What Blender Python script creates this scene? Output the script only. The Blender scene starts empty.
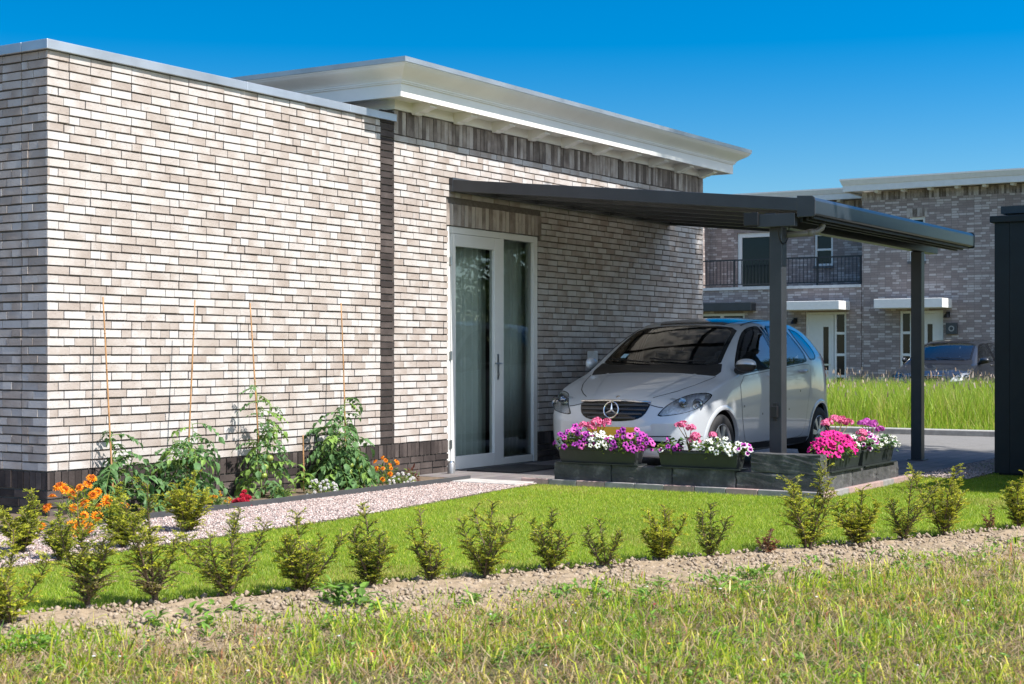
import bpy, bmesh, math, random
import numpy as np
from mathutils import Vector, Matrix
from mathutils.bvhtree import BVHTree

random.seed(7)
RNG = np.random.default_rng(11)
S = bpy.context.scene
COL = S.collection

# ------------------------------------------------------------------ camera geometry (X runs along the house front, Y into it)
CAM_H = 1.2
FPX = 1560.0
HEAD = math.radians(32.3)
FX, FY = math.cos(HEAD), math.sin(HEAD)
RX, RY = math.sin(HEAD), -math.cos(HEAD)


def gp(px, py, z=0.0):
    """ground point (height z) seen at a picture position"""
    t = FPX * (CAM_H - z) / (py - 354.0)
    l = (px - 512.0) / FPX * t
    return Vector((FX * t + RX * l, FY * t + RY * l, z))


def px_on_y(px, y):
    k = (px - 512.0) / FPX
    dx, dy = FX + RX * k, FY + RY * k
    t = y / dy
    return dx * t, t


cam_d = bpy.data.cameras.new('camera')
cam = bpy.data.objects.new('camera', cam_d)
COL.objects.link(cam)
cam.location = (0, 0, CAM_H)
cam.rotation_euler = (math.radians(90), 0, HEAD - math.radians(90))
cam_d.sensor_width = 36
cam_d.lens = FPX / 1024 * 36
cam_d.shift_y = 12.0 / 1024
cam_d.clip_end = 3000
cam_d.dof.use_dof = True
cam_d.dof.focus_distance = 13.5
cam_d.dof.aperture_fstop = 8.0
S.camera = cam

# ------------------------------------------------------------------ light
TO_SUN = Vector((-0.05, -1.0, 1.25)).normalized()
EL = math.asin(TO_SUN.z)
sun_d = bpy.data.lights.new('sun', 'SUN')
sun_d.energy = 4.6
sun_d.angle = math.radians(0.53)
sun_d.color = (1.0, 0.955, 0.90)
sun = bpy.data.objects.new('sun', sun_d)
COL.objects.link(sun)
sun.rotation_euler = (-TO_SUN).to_track_quat('-Z', 'Y').to_euler()
sun.location = (0, -20, 40)

w = bpy.data.worlds.new('World')
S.world = w
w.use_nodes = True
nt = w.node_tree
for n in list(nt.nodes):
    nt.nodes.remove(n)
sky = nt.nodes.new('ShaderNodeTexSky')
sky.sky_type = 'NISHITA'
sky.sun_disc = False
sky.sun_elevation = EL
sky.sun_rotation = math.atan2(TO_SUN.x, TO_SUN.y)
sky.altitude = 0
sky.air_density = 1.0
sky.dust_density = 0.15
sky.ozone_density = 4.0
hsv = nt.nodes.new('ShaderNodeHueSaturation')
hsv.inputs['Hue'].default_value = 0.502
hsv.inputs['Saturation'].default_value = 1.5
hsv.inputs['Value'].default_value = 1.0
bg = nt.nodes.new('ShaderNodeBackground')
bg.inputs['Strength'].default_value = 0.094
wo = nt.nodes.new('ShaderNodeOutputWorld')
nt.links.new(sky.outputs[0], hsv.inputs['Color'])
# clear sky: deepest a right angle and more away from the sun, brighter round it
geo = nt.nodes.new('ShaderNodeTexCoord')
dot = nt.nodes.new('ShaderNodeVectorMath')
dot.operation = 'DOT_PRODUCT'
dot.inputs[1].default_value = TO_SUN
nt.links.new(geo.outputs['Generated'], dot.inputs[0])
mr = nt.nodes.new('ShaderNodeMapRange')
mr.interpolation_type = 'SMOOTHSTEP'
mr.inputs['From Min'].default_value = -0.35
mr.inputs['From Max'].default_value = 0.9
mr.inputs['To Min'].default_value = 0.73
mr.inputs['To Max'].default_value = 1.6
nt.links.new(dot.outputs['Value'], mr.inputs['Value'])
ms = nt.nodes.new('ShaderNodeMapRange')
ms.inputs['From Min'].default_value = 0.15
ms.inputs['From Max'].default_value = 0.85
ms.inputs['To Min'].default_value = 1.62
ms.inputs['To Max'].default_value = 0.55
nt.links.new(dot.outputs['Value'], ms.inputs['Value'])
nt.links.new(ms.outputs[0], hsv.inputs['Saturation'])
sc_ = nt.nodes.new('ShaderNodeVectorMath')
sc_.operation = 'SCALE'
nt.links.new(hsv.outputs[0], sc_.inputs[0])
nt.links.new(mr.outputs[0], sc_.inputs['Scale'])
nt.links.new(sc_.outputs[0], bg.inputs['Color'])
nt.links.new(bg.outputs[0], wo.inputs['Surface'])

S.view_settings.view_transform = 'Standard'
S.view_settings.look = 'None'
S.view_settings.gamma = 1
S.view_settings.exposure = 0.83
S.view_settings.use_curve_mapping = False

# ------------------------------------------------------------------ mesh helpers


def wloc(o):
    v = Vector((0, 0, 0))
    while o is not None:
        v += o.location
        o = o.parent
    return v


class MB:
    def __init__(self):
        self.v, self.f, self.m, self.c = [], [], [], []

    def add(self, vs, fs, mi=0, col=None):
        b = len(self.v)
        self.v.extend([tuple(p) for p in vs])
        for f in fs:
            self.f.append([b + i for i in f])
            self.m.append(mi)
            self.c.append(col)

    def box(self, x0, x1, y0, y1, z0, z1, mi=0, col=None, skip=''):
        vs = [(x0, y0, z0), (x1, y0, z0), (x1, y1, z0), (x0, y1, z0), (x0, y0, z1), (x1, y0, z1), (x1, y1, z1), (x0, y1, z1)]
        F = {'b': (0, 3, 2, 1), 't': (4, 5, 6, 7), 'f': (0, 1, 5, 4), 'r': (1, 2, 6, 5), 'k': (2, 3, 7, 6), 'l': (3, 0, 4, 7)}
        self.add(vs, [F[k] for k in F if k not in skip], mi, col)

    def quad(self, a, b, c, d, mi=0, col=None):
        self.add([a, b, c, d], [(0, 1, 2, 3)], mi, col)

    def tube(self, pts, r, n=8, mi=0, cap=True, col=None):
        pts = [Vector(p) for p in pts]
        rs = r if isinstance(r, (list, tuple)) else [r] * len(pts)
        rings = []
        up = Vector((0.013, 0.021, 1))
        for i, p in enumerate(pts):
            d = (pts[min(i + 1, len(pts) - 1)] - pts[max(i - 1, 0)])
            if d.length < 1e-9:
                d = Vector((0, 0, 1))
            d.normalize()
            a = d.cross(up)
            if a.length < 0.05:
                a = d.cross(Vector((1, 0, 0)))
            a.normalize()
            b = d.cross(a)
            rings.append([p + a * rs[i] * math.cos(2 * math.pi * k / n) + b * rs[i] * math.sin(2 * math.pi * k / n) for k in range(n)])
        vs = [q for ring in rings for q in ring]
        fs = []
        for i in range(len(pts) - 1):
            for k in range(n):
                fs.append((i * n + k, i * n + (k + 1) % n, (i + 1) * n + (k + 1) % n, (i + 1) * n + k))
        if cap:
            fs.append(tuple(range(n - 1, -1, -1)))
            fs.append(tuple((len(pts) - 1) * n + k for k in range(n)))
        self.add(vs, fs, mi, col)

    def lathe(self, prof, c, axis='z', n=32, mi=0):
        """prof: (radius, height along the axis)"""
        vs = []
        for r, h in prof:
            for k in range(n):
                a = 2 * math.pi * k / n
                p = (r * math.cos(a), r * math.sin(a), h)
                if axis == 'y':
                    p = (p[0], p[2], p[1])
                elif axis == 'x':
                    p = (p[2], p[0], p[1])
                vs.append((c[0] + p[0], c[1] + p[1], c[2] + p[2]))
        fs = []
        for i in range(len(prof) - 1):
            for k in range(n):
                fs.append((i * n + k, i * n + (k + 1) % n, (i + 1) * n + (k + 1) % n, (i + 1) * n + k))
        self.add(vs, fs, mi)

    def prism(self, poly, off, mi=0):
        """polygon (3D points) swept along a vector"""
        n = len(poly)
        off = Vector(off)
        vs = [Vector(p) for p in poly] + [Vector(p) + off for p in poly]
        fs = [tuple(range(n - 1, -1, -1)), tuple(range(n, 2 * n))]
        for k in range(n):
            fs.append((k, (k + 1) % n, n + (k + 1) % n, n + k))
        self.add(vs, fs, mi)

    def build(self, name, mats, parent=None, smooth=False, bevel=0.0, recalc=False, angle=None):
        me = bpy.data.meshes.new(name)
        off = wloc(parent)
        me.from_pydata([(p[0] - off.x, p[1] - off.y, p[2] - off.z) for p in self.v], [], self.f)
        if not isinstance(mats, (list, tuple)):
            mats = [mats]
        for m in mats:
            me.materials.append(m)
        if len(mats) > 1:
            me.polygons.foreach_set('material_index', self.m)
        if any(c is not None for c in self.c):
            at = me.color_attributes.new('tint', 'FLOAT_COLOR', 'CORNER')
            arr = []
            for f, c in zip(self.f, self.c):
                c = c or (0.5, 0.5, 0.5)
                if isinstance(c[0], tuple):          # one colour per corner
                    for q in c:
                        arr.extend([q[0], q[1], q[2], 1.0])
                else:
                    arr.extend([c[0], c[1], c[2], 1.0] * len(f))
            at.data.foreach_set('color', arr)
        if recalc:
            b = bmesh.new()
            b.from_mesh(me)
            bmesh.ops.remove_doubles(b, verts=b.verts, dist=1e-5)
            bmesh.ops.recalc_face_normals(b, faces=b.faces)
            b.to_mesh(me)
            b.free()
        if smooth:
            me.polygons.foreach_set('use_smooth', [True] * len(me.polygons))
            if angle:
                me.set_sharp_from_angle(angle=math.radians(angle))
        o = bpy.data.objects.new(name, me)
        COL.objects.link(o)
        if parent is not None:
            o.parent = parent
        if bevel:
            md = o.modifiers.new('bevel', 'BEVEL')
            md.width = bevel
            md.segments = 2
            md.limit_method = 'ANGLE'
        return o


def thing(name, label, cat, loc=(0, 0, 0), group=None):
    o = bpy.data.objects.new(name, None)
    o.empty_display_size = 0.1
    COL.objects.link(o)
    o.location = loc
    tag(o, label, cat, group)
    return o


def tag(o, label, cat, group=None):
    o['label'] = label
    o['category'] = cat
    if group:
        o['group'] = group
    return o


def struct(o):
    o['kind'] = 'structure'
    return o


def stuff(o, label=None, cat=None):
    o['kind'] = 'stuff'
    if label:
        o['label'] = label
    if cat:
        o['category'] = cat
    return o


def inst(name, mesh, parent, mat4):
    o = bpy.data.objects.new(name, mesh)
    COL.objects.link(o)
    o.parent = parent
    o.matrix_basis = mat4
    return o


def np_mesh(name, V, Fq, mats, midx=None, tint=None, nside=3, parent=None):
    """big meshes from numpy arrays; tint per face"""
    me = bpy.data.meshes.new(name)
    nv, nf = len(V), len(Fq)
    me.vertices.add(nv)
    me.vertices.foreach_set('co', V.astype(np.float32).ravel())
    me.loops.add(nf * nside)
    me.loops.foreach_set('vertex_index', Fq.astype(np.int32).ravel())
    me.polygons.add(nf)
    me.polygons.foreach_set('loop_start', np.arange(0, nf * nside, nside, dtype=np.int32))
    me.polygons.foreach_set('loop_total', np.full(nf, nside, dtype=np.int32))
    for m in (mats if isinstance(mats, (list, tuple)) else [mats]):
        me.materials.append(m)
    if midx is not None:
        me.polygons.foreach_set('material_index', midx.astype(np.int32))
    if tint is not None:
        at = me.color_attributes.new('tint', 'FLOAT_COLOR', 'CORNER')
        c = np.ones((nf, nside, 4), dtype=np.float32)
        c[:, :, :3] = tint[:, None, :]
        at.data.foreach_set('color', c.ravel())
    me.update(calc_edges=True)
    me.validate()
    o = bpy.data.objects.new(name, me)
    COL.objects.link(o)
    if parent is not None:
        o.parent = parent
    return o


# ------------------------------------------------------------------ materials
MATS = {}


def newmat(name):
    m = bpy.data.materials.new(name)
    m.use_nodes = True
    t = m.node_tree
    return m, t, t.nodes['Principled BSDF']


def node(t, kind, **kw):
    n = t.nodes.new(kind)
    for k, v in kw.items():
        if k.startswith('i_'):
            n.inputs[k[2:].replace('_', ' ')].default_value = v
        else:
            setattr(n, k, v)
    return n


def mix(t, a, b, fac, mode='MIX'):
    n = t.nodes.new('ShaderNodeMix')
    n.data_type = 'RGBA'
    n.blend_type = mode
    for sock, val in ((n.inputs[6], a), (n.inputs[7], b), (n.inputs[0], fac)):
        if hasattr(val, 'is_output') or hasattr(val, 'node'):
            t.links.new(val, sock)
        else:
            sock.default_value = val if not isinstance(val, tuple) or len(val) == 4 else (*val, 1)
    return n.outputs[2]


def ramp(t, src, stops):
    n = t.nodes.new('ShaderNodeValToRGB')
    e = n.color_ramp.elements
    while len(e) < len(stops):
        e.new(0.5)
    for i, (p, c) in enumerate(stops):
        e[i].position = p
        e[i].color = (*c, 1) if len(c) == 3 else c
    t.links.new(src, n.inputs[0])
    return n.outputs[0]


def noise(t, scale, detail=4, rough=0.55, vec=None, coord='Object'):
    n = t.nodes.new('ShaderNodeTexNoise')
    n.inputs['Scale'].default_value = scale
    n.inputs['Detail'].default_value = detail
    n.inputs['Roughness'].default_value = rough
    if vec is None:
        tc = t.nodes.new('ShaderNodeTexCoord')
        vec = tc.outputs[coord]
    t.links.new(vec, n.inputs['Vector'])
    return n


def bump(t, p, src, strength=0.3, dist=0.01):
    b = t.nodes.new('ShaderNodeBump')
    b.inputs['Strength'].default_value = strength
    b.inputs['Distance'].default_value = dist
    t.links.new(src, b.inputs['Height'])
    t.links.new(b.outputs[0], p.inputs['Normal'])


def simple(name, col, rough=0.5, metal=0.0, var=0.12, nscale=9.0, bmp=0.0, bscale=60, coat=0.0, spec=None):
    if name in MATS:
        return MATS[name]
    m, t, p = newmat(name)
    n = noise(t, nscale)
    lo = tuple(c * (1 - var) for c in col)
    hi = tuple(min(1, c * (1 + var)) for c in col)
    t.links.new(ramp(t, n.outputs[0], [(0.3, lo), (0.7, hi)]), p.inputs['Base Color'])
    p.inputs['Roughness'].default_value = rough
    p.inputs['Metallic'].default_value = metal
    if coat:
        p.inputs['Coat Weight'].default_value = coat
        p.inputs['Coat Roughness'].default_value = 0.03
    if spec is not None:
        p.inputs['Specular IOR Level'].default_value = spec
    if bmp:
        bump(t, p, noise(t, bscale, 6).outputs[0], bmp, 0.006)
    MATS[name] = m
    return m


def attr(t):
    a = t.nodes.new('ShaderNodeAttribute')
    a.attribute_name = 'tint'
    return a


def brick_mat(name, stops, speck=0.5, bmp=0.45):
    """every modelled brick carries its own random tint; cloudy whitewash runs over each brick separately"""
    m, t, p = newmat(name)
    a = attr(t)
    sep = t.nodes.new('ShaderNodeSeparateColor')
    t.links.new(a.outputs['Color'], sep.inputs[0])
    tc = t.nodes.new('ShaderNodeTexCoord')
    vm = t.nodes.new('ShaderNodeVectorMath')
    vm.operation = 'MULTIPLY_ADD'
    t.links.new(a.outputs['Color'], vm.inputs[0])
    vm.inputs[1].default_value = (0, 53, 71)
    t.links.new(tc.outputs['Object'], vm.inputs[2])
    n1 = noise(t, 5.5, 2, 0.5, vm.outputs[0])
    n2 = noise(t, 45, 5, 0.65, vm.outputs[0])
    mm = t.nodes.new('ShaderNodeMath')
    mm.operation = 'MULTIPLY_ADD'
    t.links.new(n1.outputs[0], mm.inputs[0])
    mm.inputs[1].default_value = 1.7
    half = t.nodes.new('ShaderNodeMath')
    half.operation = 'MULTIPLY_ADD'
    half.inputs[1].default_value = 1.15
    half.inputs[2].default_value = -0.57
    t.links.new(sep.outputs[0], half.inputs[0])
    t.links.new(half.outputs[0], mm.inputs[2])
    m2 = t.nodes.new('ShaderNodeMath')
    m2.operation = 'MULTIPLY_ADD'
    t.links.new(n2.outputs[0], m2.inputs[0])
    m2.inputs[1].default_value = 0.35
    t.links.new(mm.outputs[0], m2.inputs[2])
    m3 = t.nodes.new('ShaderNodeMath')
    m3.operation = 'MULTIPLY'
    m3.inputs[1].default_value = 0.5
    t.links.new(m2.outputs[0], m3.inputs[0])
    c = ramp(t, m3.outputs[0], stops)
    vo = noise(t, 60, 3, 0.6, vm.outputs[0])
    sp = ramp(t, vo.outputs[0], [(0.62, (0, 0, 0)), (0.69, (1, 1, 1))])
    spm = t.nodes.new('ShaderNodeMath')
    spm.operation = 'MULTIPLY'
    spm.inputs[1].default_value = speck
    t.links.new(sp, spm.inputs[0])
    dark = mix(t, c, (0.5, 0.46, 0.44), 1.0, 'MULTIPLY')
    t.links.new(mix(t, c, dark, spm.outputs[0]), p.inputs['Base Color'])
    p.inputs['Roughness'].default_value = 0.85
    p.inputs['Specular IOR Level'].default_value = 0.25
    bump(t, p, n2.outputs[0], bmp, 0.008)
    return m


M_BRICK = brick_mat('pale_brick', [(0.14, (0.34, 0.283, 0.245)), (0.40, (0.405, 0.352, 0.315)), (0.58, (0.46, 0.418, 0.388)), (0.80, (0.52, 0.492, 0.470))])
M_SOLD = brick_mat('soldier_brick', [(0.25, (0.13, 0.105, 0.09)), (0.5, (0.27, 0.225, 0.195)), (0.8, (0.47, 0.42, 0.38))])
M_DARKB = brick_mat('dark_brick', [(0.3, (0.038, 0.03, 0.028)), (0.65, (0.075, 0.06, 0.055)), (0.95, (0.13, 0.105, 0.095))])
M_MORT = simple('mortar', (0.15, 0.13, 0.115), 0.95, var=0.2, nscale=30, bmp=0.5, bscale=90)
M_MORTD = simple('dark_mortar', (0.035, 0.032, 0.03), 0.95, var=0.2, nscale=30)
M_WHITE = simple('white_paint', (0.80, 0.775, 0.715), 0.38, var=0.04, nscale=3)
M_FRAME = simple('frame_paint', (0.72, 0.71, 0.675), 0.35, var=0.04, nscale=3)
M_ZINC = simple('zinc', (0.50, 0.53, 0.57), 0.42, 0.75, var=0.14, nscale=2.5, bmp=0.08, bscale=8)
M_ANTH = simple('anthracite', (0.035, 0.038, 0.043), 0.36, var=0.14, nscale=5, bmp=0.05, bscale=120)
M_ANTH2 = simple('anthracite_sheet', (0.022, 0.023, 0.025), 0.5, var=0.2, nscale=5)
M_SHED = simple('shed_boards', (0.003, 0.0085, 0.0105), 0.65, var=0.25, nscale=6, bmp=0.2, bscale=30)
M_STEEL = simple('steel', (0.55, 0.55, 0.54), 0.3, 1.0, var=0.06)
M_PIPE = simple('grey_pipe', (0.17, 0.16, 0.15), 0.45, var=0.1)
M_BLACK = simple('black_plastic', (0.012, 0.012, 0.013), 0.42, var=0.15)
M_RUBBER = simple('rubber', (0.017, 0.017, 0.018), 0.75, var=0.25, nscale=30, bmp=0.15)
M_ROOF = simple('roof_felt', (0.06, 0.06, 0.062), 0.9, var=0.2)
M_PLAN = simple('planter_plastic', (0.026, 0.032, 0.030), 0.42, var=0.14, nscale=12)
M_CURT = simple('curtain', (0.78, 0.82, 0.78), 0.9, var=0.04)
M_ROOM = simple('room', (0.16, 0.15, 0.14), 0.9, var=0.1)
M_CANE = simple('bamboo', (0.38, 0.20, 0.08), 0.55, var=0.25, nscale=18)
M_SOIL = None


def glass(name, tint=(0.75, 0.82, 0.80), refl=1.0, rough=0.0):
    m = bpy.data.materials.new(name)
    m.use_nodes = True
    t = m.node_tree
    t.nodes.remove(t.nodes['Principled BSDF'])
    out = t.nodes['Material Output']
    tr = t.nodes.new('ShaderNodeBsdfTransparent')
    tr.inputs[0].default_value = (*tint, 1)
    gl = t.nodes.new('ShaderNodeBsdfGlossy')
    gl.inputs['Roughness'].default_value = rough
    gl.inputs['Color'].default_value = (1, 1, 1, 1)
    fr = t.nodes.new('ShaderNodeFresnel')
    fr.inputs['IOR'].default_value = 1.5
    mu = t.nodes.new('ShaderNodeMath')
    mu.operation = 'MULTIPLY'
    mu.use_clamp = True
    mu.inputs[1].default_value = 1.7 * refl
    t.links.new(fr.outputs[0], mu.inputs[0])
    mx = t.nodes.new('ShaderNodeMixShader')
    t.links.new(mu.outputs[0], mx.inputs[0])
    t.links.new(tr.outputs[0], mx.inputs[1])
    t.links.new(gl.outputs[0], mx.inputs[2])
    t.links.new(mx.outputs[0], out.inputs['Surface'])
    return m


M_GLASS = glass('window_glass', (0.80, 0.86, 0.84))
M_FARGLASS = simple('far_glass', (0.012, 0.018, 0.022), 0.05, var=0.1, spec=0.3)
M_CARGLASS = glass('car_glass', (0.78, 0.84, 0.82), 1.0)


def leaf_mat(name, col, var=0.35, trans=0.35, rough=0.5, tinted=False):
    """leaf: base colour varied leaf to leaf, some light passing through"""
    m = bpy.data.materials.new(name)
    m.use_nodes = True
    t = m.node_tree
    p = t.nodes['Principled BSDF']
    out = t.nodes['Material Output']
    if tinted:
        c = attr(t).outputs['Color']
    else:
        n = noise(t, 14, 3)
        c = ramp(t, n.outputs[0], [(0.3, tuple(x * (1 - var) for x in col)), (0.7, tuple(x * (1 + var) for x in col))])
    t.links.new(c, p.inputs['Base Color'])
    p.inputs['Roughness'].default_value = rough
    p.inputs['Specular IOR Level'].default_value = 0.3
    tl = t.nodes.new('ShaderNodeBsdfTranslucent')
    t.links.new(c, tl.inputs[0])
    mx = t.nodes.new('ShaderNodeMixShader')
    mx.inputs[0].default_value = trans
    t.links.new(p.outputs[0], mx.inputs[1])
    t.links.new(tl.outputs[0], mx.inputs[2])
    t.links.new(mx.outputs[0], out.inputs['Surface'])
    return m


M_BLADE = leaf_mat('grass_blade', (0.1, 0.2, 0.03), tinted=True, trans=0.4, rough=0.45)
M_YEWD = leaf_mat('yew_dark', (0.065, 0.105, 0.016), trans=0.3)
M_YEWM = leaf_mat('yew_mid', (0.19, 0.25, 0.025), trans=0.35)
M_YEWT = leaf_mat('yew_tip', (0.48, 0.48, 0.04), trans=0.4)
M_YEWDEAD = leaf_mat('yew_dead', (0.24, 0.085, 0.04), trans=0.2)
M_YEWPALE = leaf_mat('yew_pale', (0.30, 0.24, 0.12), trans=0.2)
M_TWIG = simple('twig', (0.13, 0.085, 0.055), 0.85, var=0.3, nscale=40)
M_TOM = leaf_mat('tomato_leaf', (0.10, 0.20, 0.065), trans=0.3)
M_TOMY = leaf_mat('young_leaf', (0.21, 0.34, 0.07), trans=0.35)
M_TSTEM = leaf_mat('green_stem', (0.16, 0.24, 0.06), trans=0.1)
M_FOLI = leaf_mat('bedding_leaf', (0.19, 0.26, 0.04), trans=0.35)
M_FOLG = leaf_mat('geranium_leaf', (0.05, 0.12, 0.03), trans=0.3)


def petal(name, col, trans=0.3):
    return leaf_mat(name, col, 0.12, trans, 0.6)
# ------------------------------------------------------------------ ground
def poly_sheet(name, pts, z, mat, kind='structure'):
    mb = MB()
    mb.add([(x, y, z) for x, y in pts], [tuple(range(len(pts)))])
    o = mb.build(name, mat)
    o['kind'] = kind
    return o


def ground_mat(name, stops, scale, rough=0.95, bmp=0.5, bscale=40):
    m, t, p = newmat(name)
    n = noise(t, scale, 8, 0.65)
    n2 = noise(t, scale * 0.13, 3)
    c = ramp(t, n.outputs[0], stops)
    d = mix(t, c, (0.75, 0.75, 0.72), n2.outputs[0], 'MULTIPLY')
    t.links.new(d, p.inputs['Base Color'])
    p.inputs['Roughness'].default_value = rough
    p.inputs['Specular IOR Level'].default_value = 0.15
    bump(t, p, noise(t, bscale, 8, 0.7).outputs[0], bmp, 0.02)
    return m


G_FIELD = ground_mat('field_ground', [(0.3, (0.05, 0.055, 0.02)), (0.5, (0.10, 0.10, 0.04)), (0.75, (0.18, 0.15, 0.085))], 9)
G_LAWN = ground_mat('lawn_ground', [(0.3, (0.15, 0.22, 0.03)), (0.7, (0.22, 0.28, 0.05))], 14)
G_SOIL = ground_mat('dry_soil', [(0.3, (0.27, 0.20, 0.13)), (0.55, (0.37, 0.285, 0.195)), (0.8, (0.44, 0.35, 0.25))], 16, bscale=70)
G_BED = ground_mat('bed_soil', [(0.3, (0.12, 0.09, 0.065)), (0.7, (0.25, 0.19, 0.14))], 22)
G_GRAVEL = ground_mat('gravel_base', [(0.3, (0.22, 0.17, 0.15)), (0.7, (0.42, 0.34, 0.31))], 60, bscale=120)
G_ROAD = ground_mat('road_surface', [(0.3, (0.19, 0.185, 0.18)), (0.7, (0.27, 0.26, 0.25))], 30, bscale=150, bmp=0.2)

struct(poly_sheet('ground', [(-350, -350), (450, -350), (450, 450), (-350, 450)], -0.03, G_FIELD))

RA = Vector((5.18, 5.65))
RD = Vector((0.9008, -0.4342))
RN = Vector((-0.4342, -0.9008))          # towards the camera


def rowpt(t, o):
    return RA + RD * t + RN * o


GRAV_EDGE = [(2.0, 7.0), (6.0, 7.08), (8.83, 7.13), (10.2, 7.26), (11.2, 7.40), (12.33, 7.52)]
lp = [tuple(rowpt(-5, 0.0)), tuple(rowpt(14, 0.0)), (18.9, 4.8), (12.36, 4.8), (12.36, 7.52)] + GRAV_EDGE[::-1][1:]
struct(poly_sheet('lawn', lp, -0.012, G_LAWN))
struct(poly_sheet('gravel_path', GRAV_EDGE + [(12.33, 8.26), (7.0, 8.26), (7.0, 20), (2.0, 20)], -0.006, G_GRAVEL))
struct(poly_sheet('planting_bed', [(7.03, 8.29), (12.33, 8.29), (12.33, 8.96), (7.83, 8.96), (7.83, 20), (7.03, 20)], 0.012, G_BED))
mb = MB()
mb.box(7.0, 12.33, 8.26, 8.285, -0.02, 0.045)
mb.box(7.0, 7.025, 8.285, 20, -0.02, 0.045)
struct(mb.build('bed_edging_kerb', simple('edging', (0.05, 0.052, 0.055), 0.7)))

# pavers
m, t, p = newmat('pavers')
tc = t.nodes.new('ShaderNodeTexCoord')
br = t.nodes.new('ShaderNodeTexBrick')
br.inputs['Scale'].default_value = 1.0
br.inputs['Brick Width'].default_value = 0.30
br.inputs['Row Height'].default_value = 0.20
br.inputs['Mortar Size'].default_value = 0.005
br.inputs['Color1'].default_value = (0.20, 0.18, 0.175, 1)
br.inputs['Color2'].default_value = (0.14, 0.125, 0.13, 1)
br.inputs['Mortar'].default_value = (0.06, 0.055, 0.05, 1)
t.links.new(tc.outputs['Object'], br.inputs['Vector'])
n = noise(t, 25, 6)
c = mix(t, br.outputs['Color'], n.outputs['Color'], 0.25, 'OVERLAY')
t.links.new(c, p.inputs['Base Color'])
p.inputs['Roughness'].default_value = 0.8
bump(t, p, br.outputs['Fac'], -0.4, 0.004)
M_PAVE = m
mb = MB()
mb.box(12.36, 19.0, 4.86, 8.96, -0.03, 0.012, skip='b')
struct(mb.build('pavement', M_PAVE))
mb = MB()
mb.box(19.0, 22.7, -40, 60, -0.03, 0.006, skip='b')
struct(mb.build('road', G_ROAD))
mb = MB()
mb.box(22.7, 22.95, -40, 60, -0.03, 0.09, skip='b')
struct(mb.build('kerb', simple('kerb_concrete', (0.36, 0.35, 0.33), 0.85, var=0.18, nscale=12), bevel=0.012))
M_SLAB = simple('light_slab', (0.42, 0.40, 0.38), 0.8, var=0.16, nscale=14)
mb = MB()
y = 7.56
while y < 8.2:
    mb.box(12.02, 12.355, y, y + 0.296, -0.02, 0.016)
    y += 0.30
struct(mb.build('path_slabs', M_SLAB, bevel=0.006))
# low edging stones under the block wall
mb = MB()
M_EDGE = [simple('edge_stone_grey', (0.26, 0.245, 0.24), 0.85, var=0.2, nscale=16), simple('edge_stone_pink', (0.36, 0.25, 0.23), 0.85, var=0.2, nscale=16)]
y = 4.74
k = 0
while y < 7.5:
    mb.box(12.345, 12.40, y, y + 0.292, -0.02, 0.045, mi=(0, 0, 1, 0, 1)[k % 5])
    y += 0.297
    k += 1
x = 12.345
while x < 14.5:
    mb.box(x, x + 0.292, 4.735, 4.785, -0.02, 0.045, mi=(1, 1, 1, 0)[k % 4])
    x += 0.297
    k += 1
struct(mb.build('edging_stones', M_EDGE, bevel=0.005))
struct(poly_sheet('gravel_patch', [(15.0, 4.3), (18.8, 4.3), (18.8, 4.86), (15.0, 4.86)], -0.004, G_GRAVEL))

# soil strip, modelled lumpy


def fbm(x, y):
    v = 0
    for s, a in ((3.1, 1), (7.3, 0.6), (17.7, 0.45), (39, 0.3)):
        v += a * math.sin(x * s + 1.7 * math.sin(y * s * 0.83 + s)) * math.sin(y * s * 1.13 + 1.3 * math.sin(x * s * 0.71))
    return v


mb = MB()
nu, nv = 520, 44
vs = []
for i in range(nu + 1):
    t_ = -5 + 17 * i / nu
    wd = 0.95 + 0.045 * (t_ + 1)
    for j in range(nv + 1):
        f = j / nv
        o_ = -0.01 + (wd + 0.25) * f
        q = rowpt(t_, o_)
        edge = max(0.0, min(1.0, min(f / 0.12, (1 - f) / 0.35)))
        h = -0.02 + edge * (0.022 + 0.008 * fbm(q.x * 1.3, q.y * 1.3) + random.uniform(-0.013, 0.013))
        vs.append((q.x, q.y, h))
fs = []
for i in range(nu):
    for j in range(nv):
        a = i * (nv + 1) + j
        fs.append((a, a + 1, a + nv + 2, a + nv + 1))
mb.add(vs, fs)
struct(mb.build('soil_strip', G_SOIL))


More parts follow.
